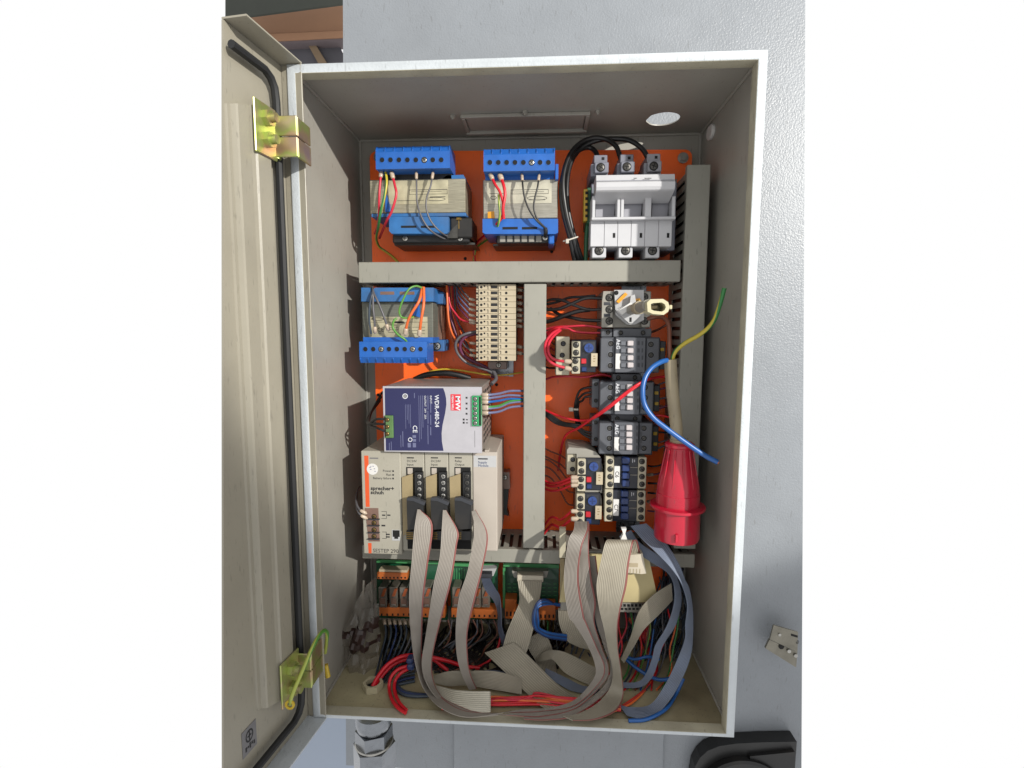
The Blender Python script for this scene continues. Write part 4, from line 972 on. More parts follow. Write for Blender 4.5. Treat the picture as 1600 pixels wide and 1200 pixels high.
part(end, 'grey_header', MB().pbox(740, 712, 775.5, 730, 75.85, .4, .05), 'light_grey', smooth=False)
rules(end, [(747, 716, 762, 718)], 75.9, 'ink', 'small_print'); text(end, 'Supply', 747, 722.5, 75.8, 3.8, 'navy_wire'); text(end, 'Module', 747, 727.5, 75.8, 3.8, 'navy_wire')
part(end, 'top_clip', MB().pbox(757, 703.5, 764, 706.3, 78, 14, .5), 'plc_warm')
t = thing('rail_end_stop', 'dark metal rail end stop on the orange plate right of the controller rack', 'clamp', P(791, 806, 195))
part(t, 'stop_bracket', MB().pprism([(782, 738), (796, 738), (797, 764), (783, 764)], 178, 20), 'relay_brown', smooth=False); part(t, 'stop_lever', MB().pprism([(787, 764.3), (795, 764.3), (792, 798), (795, 806), (785, 804)], 182, 15), 'black', smooth=False)
screw(t, 789, 746, 177.9, 3)

# ================================================================== RELAY BOARDS
def relay(root, x, y, Yr):
    t = part(root, 'relay', MB().pbox(x, y, x + 13, y + 32, Yr, 26, 1.2), 'relay_clear')
    part(t, 'relay_coil', MB().pprism([(x + 4, y + 14), (x + 8.5, y + 2), (x + 13, y + 2), (x + 9, y + 14)], Yr - 2.2, 2), 'copper', smooth=False)
    part(t, 'relay_armature', MB().pbox(x + 2.5, y + 17, x + 11, y + 29, Yr - 1.5, 1.3, .3), 'relay_brown'); part(t, 'relay_contact', MB().pbox(x + 3.5, y + 26.5, x + 10, y + 28.5, Yr - 1.9, .5, .1), 'steel')
def strip(root, x0, y0, x1, y1, Y, n, name='terminal_strip'):
    s_ = part(root, name, MB().pbox(x0, y0, x1, y1, Y, 20, .6), 'strip_orange'); hb = MB()
    for i in range(n):
        x = x0 + (x1 - x0) * (i + .5) / n; hb.pbox(x - 1.3, y0 + (y1 - y0) * .62, x + 1.3, y0 + (y1 - y0) * .86, Y - .2, .4, 0)
    part(s_, 'wire_holes', hb, 'hole_black', smooth=False); return s_
b1 = thing('relay_board', 'green relay circuit board at the lower left below the controller', 'circuit board', P(640, 968, 185))
part(b1, 'board', MB().pbox(589, 879, 699, 967, 172, 2.2, .2), 'pcb_green'); part(b1, 'carrier_edge', MB().pbox(588, 876, 700, 881, 160, 30, .4), 'pcb_edge')
s_ = strip(b1, 589, 895, 636, 905.5, 142, 8); part(s_, 'marker_strip', MB().pbox(592, 890.5, 636, 895, 144, 14, .4), 'cream_terminal')
for i, x in enumerate((591, 608, 624, 643, 660, 677)): relay(b1, x, 918, 146)
strip(b1, 592, 950, 695, 964, 148, 12, 'socket_strip')
b2 = thing('relay_board', 'narrow green relay circuit board in the middle with a slate ribbon plugged in', 'circuit board', P(740, 968, 185))
part(b2, 'board', MB().pbox(704, 880, 778, 968, 172, 2.2, .2), 'pcb_green'); part(b2, 'carrier_edge', MB().pbox(704, 879.5, 779, 886, 158, 30, .4), 'pcb_edge')
part(b2, 'board_connector', MB().pprism([(738, 890), (776, 888), (771, 900), (744, 902)], 146, 24), 'light_grey', smooth=False); part(b2, 'ribbon_plug', MB().pbox(751, 897, 768, 906, 134, 11, .6), 'contactor_dark')
for x in (706, 722, 738, 752): relay(b2, x, 918, 146)
strip(b2, 705, 952, 777, 966, 148, 9, 'socket_strip')
tr = MB()
for k in range(7): tr.pbox(709 + 4 * k, 888, 710.2 + 4 * k, 905, 171.7, .4, 0)
part(b2, 'solder_tracks', tr, 'pcb_edge', smooth=False)
b3 = thing('relay_board', 'green circuit board with a wide cream ribbon connector, right of the relay boards', 'circuit board', P(830, 968, 185))
part(b3, 'board', MB().pbox(787, 884, 873, 945, 170, 2.2, .2), 'pcb_green'); part(b3, 'carrier_edge', MB().pbox(786, 881, 874, 887, 158, 30, .4), 'pcb_edge'); part(b3, 'carrier_edge', MB().pbox(785.5, 887.3, 789.5, 950, 162, 20, .4), 'pcb_edge')
part(b3, 'board_connector', MB().pprism([(800, 892.5), (857, 892.5), (854, 902), (846, 904), (810, 904), (803, 902)], 148, 20), 'isolator_grey', smooth=False)
part(b3, 'ribbon_plug', MB().pbox(808, 899.5, 849, 909, 134, 13, .6), 'comb_white')
tr = MB()
for k in range(4):
    for j in range(9):
        if not 808 < 793 + 9 * j < 846: tr.pbox(793 + 9 * j, 912 + 6 * k, 798 + 9 * j, 913 + 6 * k, 169.7, .4, 0)
part(b3, 'solder_tracks', tr, 'pcb_edge', smooth=False)
strip(b3, 789, 937, 807, 967, 150, 3); strip(b3, 842, 946, 868, 969, 148, 4)
mt = MB()
for k in range(4): mt.pbox(845 + 6 * k, 969.5, 848 + 6 * k, 990, 156, 4, .8)
part(b3, 'test_pins', mt, 'brass')

# cream interface card lower right
cc = thing('interface_card', 'cream trapezoid interface card with a white comb, behind the wide grey ribbons', 'circuit board', P(950, 941, 120))
part(cc, 'card', MB().pprism([(886, 866), (1013, 868), (1029, 941), (874, 941)], 96, 3), 'card_cream', smooth=False)
cm = part(cc, 'plug_comb', MB().pprism([(975, 868), (1000, 866), (1004, 864), (1010, 896), (1003, 897), (972, 894)], 82, 13.5), 'comb_white', smooth=False)
for k in range(6): part(cm, 'comb_gap', MB().pbox(974 + 5 * k, 889, 975.5 + 5 * k, 896, 81.7, .5, .05), 'sheath_beige', smooth=False)
part(cm, 'comb_window', MB().pbox(977, 880, 997, 886, 81.7, .5, .05), 'sheath_beige', smooth=False)
hs = MB()
for k in range(11): hs.pbox(962 + 6 * k, 944, 966 + 6 * k, 948, 101.7, .5, 0).pbox(964 + 6 * k, 950, 968 + 6 * k, 953, 101.7, .5, 0)
rl = part(cc, 'pin_rail', MB().pbox(876, 941.5, 1030, 956, 102, 10, .5), 'isolator_grey'); part(rl, 'pin_holes', hs, 'hole_black', smooth=False)
part(cc, 'support_post', MB().pbox(874, 826, 884, 872, 98, 8, .5), 'beige'); part(cc, 'support_post', MB().pbox(875, 872.5, 882, 938, 100, 8, .5), 'plc_tan')
t = thing('fixing_lug', 'small white plastic lug above the fold of the wide grey ribbon', 'clip', P(975, 842, 70)); part(t, 'lug', MB().pprism([(971, 826), (979, 826), (977, 834), (980, 843), (970, 843), (974, 834)], 62, 6), 'white_plastic', smooth=False)

# ================================================================== RED PLUG AND ITS CABLE
pl = thing('power_plug', 'red industrial plug hanging upside down at the right of the cabinet', 'plug', P(1060, 852, 75))
c = P(1059, 775, 75); zt = lambda y: P(1059, y, 50).z; s_ = 629 / 793.05
def rr(w): return w * s_
prof = [(.1, 697), (rr(19), 697), (rr(22.5), 700), (rr(22.5), 704), (rr(19.5), 706), (rr(20), 716), (rr(24), 735), (rr(29), 752), (rr(32), 768), (rr(32.5), 778), (rr(33.5), 779), (rr(33.5), 797), (rr(37), 798), (rr(37), 803), (rr(34.5), 804), (rr(35), 848), (rr(34), 852), (rr(29), 852.5), (rr(28), 845), (.1, 845)]
part(pl, 'plug_body', MB().lathe((c.x, 75, 0), [(r, zt(y)) for r, y in prof], 'z', 48), 'plug_red', angle=.5)
rb = MB()
for a in range(0, 360, 30): 
    x, y = math.cos(R(a)), math.sin(R(a)); r0 = rr(20.5)
    rb.cyl((c.x + x * r0, 75 + y * r0, zt(708)), (c.x + x * rr(31), 75 + y * rr(31), zt(766)), .8, n=6)
part(pl, 'grip_ribs', rb, 'plug_red')
part(pl, 'locking_flange', MB().lathe((c.x, 75, 0), [(rr(34), zt(797.5)), (rr(42), zt(798.5)), (rr(42.5), zt(800.5)), (rr(42), zt(802.5)), (rr(34), zt(803.5))], 'z', 48), 'plug_red')
part(pl, 'key_rib', MB().box(c.x - 9, c.x - 5.5, 75 - rr(35) - 1.8, 75 - rr(33), zt(846), zt(834), .5), 'plug_red')
part(pl, 'cap_edge', MB().cyl((c.x, 75, zt(693)), (c.x, 75, zt(697)), rr(15), n=24), 'sheath_beige')
cab = wire('thick beige sheathed cable stub rising out of the red plug', [(1047.5, 562, 76), (1049, 590, 75), (1052, 625, 74), (1056, 660, 74), (1058.5, 697, 75)], 7.6, 'sheath_beige', 'cable', name='cable', n=16)
wire('brown wire looping from the isolator into the beige cable', [(1012, 498, 120), (1028, 495, 112), (1039, 498, 100), (1045, 510, 90), (1046, 535, 80), (1047, 564, 76)], 2.7, 'brown_wire')
wire('green and yellow wire sticking up from the beige cable past the right duct', [(1050.5, 564, 74), (1052, 556, 72), (1058, 546, 68), (1072, 535, 62), (1090, 525, 56), (1105, 514, 50), (1116, 500, 44), (1123, 482, 40), (1128, 465, 36), (1132, 450, 34)], 2.6, 'earth_wire')
wire('bright blue wire hanging out of the beige cable over the red plug', [(1042, 563, 72), (1032, 566, 64), (1018, 575, 56), (1008, 590, 50), (1004, 610, 46), (1007, 632, 44), (1020, 652, 42), (1042, 670, 40), (1072, 692, 38), (1100, 711, 36), (1121, 722, 34)], 3.1, 'blue_wire')
q = P(1122.5, 723, 33.4); a_ = P(1119, 721, 34.6); part(COL.objects[[o.name for o in COL.objects if o.get('label', '').startswith('bright blue wire hanging')][0]], 'copper_end', MB().cyl(tuple(a_), tuple(a_ + (q - a_) * 1.25), 1.5, n=10), 'copper')

# ================================================================== CABLES AT THE FUSE SWITCH
gk = 'thick black cables looping over the fuse switch'
wire('thick black cable to the left pole of the fuse switch', [(934, 250, 140), (931, 238, 150), (922, 231, 155), (908, 233, 150), (893, 245, 140), (882, 268, 130), (877, 295, 125), (880, 330, 125), (890, 370, 130), (898, 408, 140)], 3.2, 'black_cable', 'cable', gk, name='cable', n=12)
wire('thick black cable to the middle pole of the fuse switch', [(970, 248, 135), (962, 228, 140), (945, 217, 148), (925, 216, 150), (905, 225, 145), (890, 243, 135), (881, 270, 126), (880, 300, 122), (886, 340, 124), (896, 375, 130), (905, 408, 140)], 3.2, 'black_cable', 'cable', gk, name='cable', n=12)
wire('thick black cable to the right pole of the fuse switch', [(1012, 246, 132), (1003, 232, 136), (985, 220, 142), (965, 217, 148), (935, 219, 152), (910, 230, 150), (893, 252, 142), (886, 285, 132), (888, 330, 128), (899, 375, 132), (910, 408, 142)], 3.2, 'black_cable', 'cable', gk, name='cable', n=12)
tie = thing('cable_tie', 'white cable tie round the black cables beside the fuse switch', 'cable tie', P(890, 376, 125))
A_ = P(880, 377, 118); B_ = P(903, 370, 118); part(tie, 'tie_band', MB().tube([A_, P(888, 375, 115), B_], 1.0, 6), 'tie_white'); part(tie, 'tie_head', MB().pbox(884, 373, 889, 380, 113, 5, .6), 'tie_white')
wire('yellow green wire under the earth terminal block', [(918, 348, 140), (916, 370, 138), (915, 408, 140)], 2.8, 'dark_green')

# ================================================================== TRANSFORMER WIRES
wire('left red wire from the top left transformer', [(596, 268, 116), (594, 285, 112), (592.5, 310, 112), (592, 335, 118), (590, 352, 130), (586, 365, 160)], 1.6, 'pink_red_wire', ferr=(0,))
wire('right red wire from the top left transformer', [(612, 270, 114), (617, 290, 110), (619, 305, 108), (612, 330, 110), (604, 345, 118), (598, 360, 140), (593, 372, 170)], 1.7, 'pink_red_wire', ferr=(0,))
wire('green yellow wire from the top left transformer', [(602, 266, 118), (604, 285, 112), (600, 310, 111), (594, 335, 113), (591, 355, 130), (588, 372, 160), (592, 385, 180), (601, 392, 186), (612, 400, 186), (622, 410, 180)], 1.8, 'earth_wire')
wire('left black wire across the top left transformer label', [(650.5, 270, 114), (651, 295, 110), (652, 318, 109), (660, 342, 108), (673, 360, 112), (690, 371, 125), (705, 375, 140), (722, 371, 150), (737, 362, 160)], 1.15, 'grey_wire', ferr=(0,))
wire('right black wire across the top left transformer label', [(676.5, 270, 114), (673, 290, 110), (667, 308, 109), (666, 325, 108), (673, 345, 110), (688, 362, 116), (706, 372, 134), (724, 376, 150), (739, 366, 165)], 1.15, 'grey_wire', ferr=(0,))
wire('left red wire from the top middle transformer', [(766, 272, 114), (773, 287, 110), (781, 300, 109), (786, 318, 109), (785, 338, 112), (776, 350, 120), (762, 364, 150), (748, 376, 175), (741, 388, 188), (742, 408, 188)], 1.7, 'red_wire', ferr=(0,))
wire('right red wire from the top middle transformer', [(781, 273, 114), (787, 290, 109), (789, 305, 108), (786, 325, 108), (787, 342, 112)], 2.0, 'red_wire', ferr=(0,))
wire('green yellow wire beside the red wires of the middle transformer', [(779, 304, 112), (780, 318, 111), (781, 335, 111), (778, 352, 118), (770, 368, 150), (756, 378, 178), (744, 388, 188), (740, 408, 188)], 1.5, 'earth_wire_light')
wire('left black wire across the top middle transformer label', [(815.5, 273, 114), (817, 292, 109), (820, 310, 108), (827, 328, 108), (838, 344, 110), (852, 357, 116)], 1.15, 'black_cable', ferr=(0,))
wire('right black wire across the top middle transformer label', [(842.5, 273, 114), (840, 292, 109), (836, 308, 108), (834, 325, 108), (840, 343, 110), (853, 357, 116)], 1.15, 'black_cable', ferr=(0,))
wire('black tail of the two wires at the middle transformer corner', [(852, 356, 116), (853, 363, 118), (852, 369, 124)], 2.6, 'black_cable')
for i, (pts) in enumerate((((582, 458, 112), (578, 475, 110), (577, 500, 112), (580, 522, 116)), ((583, 458, 112), (583, 480, 110), (585, 500, 110), (586, 520, 114)), ((584, 458, 112), (592, 475, 109), (600, 495, 109), (607, 516, 113)))):
    wire(('left', 'middle', 'right')[i] + ' dark wire fanning down over the transformer under the duct', [(582, 449, 125)] + list(pts), 1.5, 'grey_wire' if i else 'slate_wire', group='dark wires fanning from one point', ferr=(1,) if i else ())
wire('thick orange wire left, down the transformer below the duct', [(660, 449, 118), (655, 470, 106), (644, 488, 104), (637, 503, 106), (633, 522, 112)], 1.9, 'orange_wire', ferr=(1,))
wire('thick orange wire right, down the transformer below the duct', [(662, 449, 116), (662, 475, 106), (658, 500, 105), (655, 524, 112)], 1.9, 'orange_wire', ferr=(1,))
wire('light green loop of earth wire over the transformer below the duct', [(660, 450, 116), (650, 447, 110), (639, 452, 104), (630, 468, 102), (624, 485, 103), (627, 495, 105), (637, 497, 106), (647, 495, 108)], 1.35, 'earth_wire_light')
wire('yellow green wire curling down into the blue terminal row', [(620, 497, 108), (615, 502, 106), (614, 512, 106), (622, 523, 106), (632, 530, 108), (637, 536, 112)], 1.5, 'earth_wire_light')
# wires between transformer and terminal strip
g = 'wires sweeping down to the cream terminal strip'
for i, (x, y, m) in enumerate(((733, 468, 'grey_wire'), (733, 476, 'grey_wire'), (733, 484, 'lilac_wire'), (734, 493, 'lilac_wire'), (735, 501, 'purple_wire'))):
    wire(ORD[i] + ' from the top of the sleeved wires entering the terminal strip at upper left', [(742, y + 1, 145), (734, y - 2, 145), (724, y - 12, 150), (715, y - 26, 160), (713, 446, 165)], 1.2, m, group=g, ferr=(0,))
wire('pale orange wire hanging straight from the duct beside the terminal strip', [(698, 446, 150), (699, 470, 146), (701, 500, 146), (706, 520, 150), (714, 535, 158), (722, 555, 168)], 1.5, 'orange_wire')
wire('purple wire bowing behind the pale orange wire', [(700, 448, 160), (703, 475, 158), (712, 490, 156), (722, 500, 152), (742, 505, 146)], 1.3, 'pink_red_wire', ferr=(1,))
wire('thin violet wire running down beside the orange wire', [(701, 452, 165), (703, 490, 165), (710, 515, 165), (716, 530, 165), (722, 548, 170)], 1.2, 'purple_wire')
wire('dark wire loop leaving the strip and curling down to its foot', [(744, 518, 145), (730, 521, 140), (718, 527, 140), (712, 538, 142), (715, 552, 146), (728, 566, 150), (748, 574, 156), (765, 580, 164), (772, 586, 170)], 1.9, 'grey_wire')
wire('brown dark wire under the loop to the strip foot', [(744, 521, 150), (728, 526, 148), (719, 538, 150), (722, 552, 154), (735, 562, 158), (752, 570, 162), (766, 579, 168), (770, 590, 176)], 2.2, 'purple_wire')
for i, y in enumerate((537, 548, 556)):
    wire(('upper orange', 'middle grey', 'lowest brown')[i] + ' sleeved wire entering the terminal strip at lower left', [(743, y, 148), (734, y - 2, 148), (725, y - 9, 152), (719, y - 20, 160)], 1.2, ('orange_wire', 'grey_wire', 'brown_wire')[i], group='short wires at the lower left of the terminal strip', ferr=(0,))
for i, y in enumerate((452, 463, 473, 483, 492, 500, 509, 541, 551)):
    wire(ORD[i] + ' from the top of the dark sleeved stubs between terminal strip and middle duct', [(807, y, 150), (813, y + 1, 150), (822, y + 3, 156)], 1.5, 'grey_wire', group='dark stubs right of the terminal strip', ferr=(0,))
wire('thin yellow wire running across the plate above the power supply', [(655, 588, 180), (668, 582, 178), (690, 577, 176), (715, 578, 174), (740, 582, 172), (770, 586, 172), (795, 585, 174), (820, 581, 178)], 1.2, 'yellow_wire')
wire('black corrugated hose arching behind the top of the power supply', [(648, 593, 180), (665, 586, 176), (690, 583, 174), (712, 585, 174), (735, 591, 178)], 4.2, 'black_cable', 'hose', name='hose', n=12)
wire('bundle of dark wire ends bending down behind the power supply corner', [(765, 574, 168), (772, 582, 166), (775, 592, 160), (768, 600, 150)], 2.8, 'grey_wire')
for i in range(6):
    wire(ORD[i] + ' from the left of the loosely bunched wires between transformer and terminal strip', [(697 + 2.5 * i, 447, 176), (698 + 3 * i, 475 + 4 * i, 178), (700 + 5 * i, 505 + 3 * i, 184), (708 + 4 * i, 535, 182), (722 + 5 * i, 558 + 2 * i, 178), (744 + 4 * i, 572 + 2 * i, 176), (764 + i, 584, 178)], 1.3, ('orange_wire', 'brown_wire', 'purple_wire', 'orange_wire', 'red_wire', 'grey_wire')[i], group='loosely bunched wires between transformer and strip')
for i in range(6):
    wire(ORD[i] + ' from the top of the dark wires crossing behind the red relay wires', [(848, 512 + 12 * i, 178), (858, 520 + 11 * i, 174), (868, 530 + 9 * i, 170), (884, 536 + 8 * i, 166), (900, 540 + 7 * i, 165)], 1.3, ('black_cable', 'brown_wire', 'pink_red_wire', 'black_cable', 'red_wire', 'black_cable')[i], group='dark wires behind the upper overload relay')
# power supply wires
g = 'lilac wires from the power supply to the middle duct'
for i, (y0, y1, m) in enumerate(((617, 611, 'lilac_wire'), (622, 619, 'lilac_wire'), (628, 624, 'blue_wire'), (636, 624, 'green_wire'), (638, 627, 'lilac_wire'), (645, 634, 'lilac_wire'))):
    wire(('topmost lilac', 'second lilac', 'bright blue', 'green', 'lower lilac', 'lowest lilac')[i] + ' wire from the right end of the power supply', [(753, y0, 66), (764, y0, 66), (780, y0 - 2, 80), (797, (y0 + y1) / 2 - 3, 110), (820, y1, 135)], 1.6, m, group=g, ferr=(0,))
for i, pts in enumerate((((602, 655, 62), (588, 655, 64), (577, 660, 80), (582, 640, 120), (596, 620, 150)), ((602, 663, 62), (585, 662, 66), (575, 660, 84), (580, 645, 125), (594, 626, 160)), ((602, 674, 62), (590, 669, 64), (576, 663, 80), (574, 655, 100), (584, 636, 140), (598, 612, 165)))):
    wire(('upper', 'middle', 'lower')[i] + ' black wire looping from the left connector of the power supply', list(pts), 1.5, 'black_cable', group='black wires left of the power supply')
wire('grey wire with crimp sleeves bowing out left of the processor module', [(572, 802, 70), (561, 795, 72), (556, 780, 90), (560, 764, 130), (568, 756, 170)], 1.3, 'grey_wire', ferr=(0,))
wire('second grey wire at the left of the processor module', [(573, 810, 70), (562, 803, 70), (557, 790, 84), (558, 772, 120)], 1.3, 'grey_wire', ferr=(0,))

# ================================================================== WIRES IN THE MOTOR SECTION
g = 'black cables from the middle duct to the isolator'
wire('uppermost black cable into the isolator', [(850, 482, 165), (860, 484, 158), (875, 482, 152), (895, 474, 146), (915, 466, 142), (941, 466, 138)], 2.4, 'black_cable', 'cable', g, name='cable')
wire('middle black cable crossing down into the isolator', [(853, 471, 170), (862, 468, 160), (878, 469, 152), (895, 476, 146), (912, 482, 142), (925, 484, 140), (941, 483, 138)], 2.0, 'black_cable', 'cable', g, name='cable')
wire('thickest black cable rising from the duct behind the red wires', [(852, 503, 165), (865, 500, 158), (885, 492, 150), (905, 486, 146), (922, 484, 143)], 3.0, 'black_cable', 'cable', g, name='cable')
wire('lowest black cable into the isolator', [(860, 482, 175), (875, 492, 165), (892, 496, 155), (912, 500, 146), (941, 501, 138)], 2.4, 'black_cable', 'cable', g, name='cable')
wire('fine black cable over the others into the isolator', [(850, 476, 175), (870, 472, 168), (890, 465, 160), (910, 464, 152), (930, 462, 145)], 1.8, 'black_cable', 'cable', g, name='cable')
g = 'red wires between the duct and the contactors'
wire('red wire running to the uppermost grey contactor, upper one', [(852, 515, 160), (868, 511, 152), (890, 510, 146), (915, 509, 142), (940, 512, 140)], 1.5, 'pink_red_wire', group=g)
wire('red wire with crimp sleeve running to the uppermost grey contactor', [(852, 520, 160), (870, 514, 150), (886, 513, 144), (898, 518, 142), (918, 520, 141), (940, 520, 140)], 1.5, 'pink_red_wire', group=g)
wire('red wire bent down to the upper overload relay, outer curve', [(874, 514, 140), (862, 522, 128), (853, 535, 118), (852, 550, 110), (858, 563, 104), (870, 571, 102), (892, 577, 104)], 1.9, 'pink_red_wire', group=g, ferr=(1,))
wire('red wire bent down to the upper overload relay, inner curve', [(876, 516, 142), (866, 524, 130), (858, 536, 118), (857, 550, 110), (863, 560, 106), (876, 564, 104), (892, 565, 104)], 1.9, 'pink_red_wire', group=g, ferr=(1,))
wire('red wire crossing the plate from the duct above the red bundle', [(850, 530, 165), (857, 520, 158), (868, 513, 150), (880, 512, 148)], 2.4, 'red_wire', group=g)
wire('red wire running level below the upper overload relay', [(850, 594, 170), (865, 589, 160), (890, 588, 150), (915, 589, 146), (940, 585, 144), (960, 590, 146)], 1.5, 'pink_red_wire', group=g)
wire('long slanting red wire across the middle grey contactor', [(872, 735, 185), (876, 705, 175), (884, 680, 160), (905, 668, 140), (930, 650, 112), (955, 632, 98), (980, 612, 96), (1003, 597, 100), (1025, 590, 125), (1045, 588, 140)], 1.7, 'red_wire', group=g)
wire('second red wire joining the long slanting red wire', [(850, 640, 160), (868, 648, 150), (890, 655, 140), (912, 657, 130), (928, 653, 116), (952, 637, 100), (978, 616, 97), (1000, 600, 102)], 1.6, 'red_wire', group=g)
wire('short red wire right of the middle grey contactor', [(1015, 650, 140), (1030, 649, 135), (1046, 652, 135)], 1.4, 'red_wire', group=g)
g = 'black wires curving into the grey contactors'
for i, (d, yy) in enumerate(((0, 604), (2, 612), (5, 618))):
    wire(('outermost', 'middle', 'innermost')[i] + ' black wire of the curve into the middle grey contactor', [(902 + d, 668, 178), (898 + d, 645, 170), (899 + d, 630, 164), (905 + d, yy + 8, 158), (916, yy + 2, 152), (938, yy, 148)], 1.7, 'black_cable', group=g)
for i, (d, yy) in enumerate(((0, 662), (3, 678), (6, 684), (8, 690))):
    wire(('topmost', 'second', 'third', 'lowest')[i] + ' black wire running down into the lowest grey contactor', [(851, 640 + d, 176), (866, 652 + d, 172), (880, 660 + d * .6, 168), (898, 663 + d * .6, 160), (915, 668 + (yy - 668) * .6, 154), (938, yy, 148)], 1.6, 'black_cable', group=g)
ct = thing('cable_tie', 'small white cable tie on the black wires left of the middle grey contactor', 'cable tie', P(896, 643, 160)); part(ct, 'tie_head', MB().pbox(889, 637, 896, 643, 158, 5, .6), 'tie_white'); part(ct, 'tie_band', MB().pbox(896.3, 638.5, 904, 641.5, 157, 4, .5), 'tie_white')
g = 'red wires into the lower overload relays'
for i, (y, r_) in enumerate(((747, 1.9), (752, 1.9), (759, 1.7), (800, 1.7), (812, 1.9))):
    x1 = 901; wire(('topmost', 'second', 'third', 'fourth', 'lowest')[i] + ' red wire with crimp sleeve into the lower overload relays', [(850, y + (4 if i < 3 else 22), 160), (862, y + 8, 150), (876, y + (6 if i < 3 else 12), 130), (x1 - 9, y, 112), (x1 + 1, y - 1, 110)], r_, 'red_wire', group=g, ferr=(1,))
for i, (y0, y1) in enumerate(((700, 722), (712, 738), (716, 752), (728, 770), (742, 790))):
    wire(ORD[i] + ' from the top of the thin brown wires left of the lower overload relays', [(850, y0, 180), (862, y0 + 6, 178), (875, (y0 + y1) / 2, 172), (886, y1 - 4, 160), (898, y1, 150)], 1.1, 'brown_wire', group='thin brown wires to the lower overload relays')
for i, y in enumerate((604, 612, 622, 632, 641, 676, 690, 700, 728, 742, 755, 770, 784, 798)):
    wire(ORD[i] + ' from the top of the dark stubs between contactors and right duct', [(1012, y, 160), (1026, y + random.uniform(-3, 2), 155), (1044, y + random.uniform(-9, 3), 158), (1058, y - 6, 165)], random.uniform(1.1, 1.6), random.choice(['grey_wire', 'black_cable', 'purple_wire', 'brown_wire']), group='dark stubs between the contactors and the right duct', ferr=(0,) if i % 3 == 0 else ())
wire('brown wires bending below the isolator', [(1015, 520, 170), (1028, 515, 165), (1040, 508, 160), (1048, 500, 160)], 1.6, 'brown_wire')
# ================================================================== RIBBON CABLES
g = 'grey ribbon cables'
D1 = [(812, 1109, 40, 812, 1113, 44), (859, 1106, 36, 850, 1111, 44), (899, 1093, 36, 899, 1102, 40), (927, 1061, 38, 937, 1066, 40), (930, 1040, 40, 945, 1042, 42), (918, 1008, 44, 933, 1012, 42), (897, 974, 46, 916, 972, 44), (888, 960, 48, 912, 960, 44), (881, 905, 50, 904, 905, 44), (888, 846, 56, 909, 856, 50), (896, 829, 66, 919, 829, 64), (898, 815, 90, 920, 815, 90)]
D2 = [(812, 1113, 46, 812, 1119, 50), (845, 1112, 46, 850, 1119, 48), (899, 1098, 44, 901, 1106, 44), (938, 1064, 46, 944, 1066, 46), (944, 1041, 48, 951, 1042, 48), (930, 1010, 52, 941, 1012, 50), (913, 973, 54, 929, 972, 52), (906, 940, 56, 931, 940, 52), (900, 905, 58, 924.5, 905, 54), (904, 860, 62, 920, 860, 58), (905, 836, 74, 921, 836, 72), (905, 818, 95, 921, 818, 95)]
D3 = [(812, 1116, 52, 812, 1124, 54), (845, 1117, 52, 850, 1125, 52), (890, 1107, 50, 893, 1117, 50), (935, 1075, 52, 944, 1079, 52), (948, 1043, 54, 956, 1044, 54), (938, 1011, 58, 948, 1012, 56), (926, 973, 60, 939, 972, 58), (920, 940, 62, 937, 940, 60), (914, 905, 64, 929, 905, 62), (908, 870, 68, 924, 868, 66)]
ribbon('grey red edged ribbon from the first input module, looping along the bottom to the right', [(652, 796, 57, 656, 796, 60), (647, 830, 50, 676, 820, 58), (643, 880, 45, 669, 880, 50), (639, 935, 40, 662, 935, 45), (643, 1000, 36, 659, 1000, 46), (651, 1045, 34, 660, 1041, 50), (664, 1080, 32, 671, 1068, 50), (690, 1107, 30, 699, 1097, 46), (735, 1121, 28, 738, 1113, 42)] + D1, 'ribbon_grey', g, lift=8)
ribbon('grey red edged ribbon from the second input module, curving along the bottom', [(692, 797, 57, 697, 797, 60), (690, 830, 50, 716, 830, 56), (687, 870, 46, 714, 852, 52), (678, 910, 42, 706, 905, 46), (671, 955, 38, 694, 950, 44), (664, 1000, 36, 681, 1000, 44), (659, 1035, 36, 675, 1035, 46), (664, 1062, 36, 678, 1066, 46), (683, 1092, 36, 692, 1090, 48), (712, 1112, 34, 722, 1105, 48), (745, 1120, 34, 748, 1113, 48)] + D2, 'ribbon_grey', g, lift=7)
ribbon('grey ribbon from the relay output module, hanging straight down to a fold', [(737, 799, 58, 743, 796, 58), (741, 830, 50, 762, 835, 55), (731, 890, 46, 755, 885, 48), (717, 935, 44, 744, 930, 46), (712, 985, 42, 731, 985, 45), (714, 1025, 42, 731, 1025, 45), (722, 1055, 42, 735, 1052, 45), (733, 1078, 42, 745, 1076, 45)], 'ribbon_grey', g)
ribbon('broad grey ribbon end standing folded at the front of the cabinet floor', [(690, 1092, 44, 679, 1070, 56), (698, 1102, 34, 694, 1074, 44), (711, 1111, 24, 711, 1078, 30), (738, 1113, 19, 740, 1080, 21), (762, 1113, 17, 762, 1080, 18), (766.5, 1112, 22, 766.5, 1080.5, 24), (764, 1109, 32, 764, 1081, 34)], 'ribbon_bright', g)
ribbon('dark curled ribbon behind the folded grey ribbon', [(679, 1067, 58, 677, 1056, 60), (700, 1072, 54, 700, 1049, 56), (730, 1071, 54, 730, 1048, 56), (775, 1078, 56, 775, 1049, 60), (815, 1085, 62, 815, 1060, 66)], 'ribbon_plain', g)
D3 = [(a + 6, b, c - 3, d + 7, e, f - 3) for a, b, c, d, e, f in D3]
ribbon('third red edged grey ribbon nested behind the two others on the right', D3[::-1], 'ribbon_grey', g, lift=6)
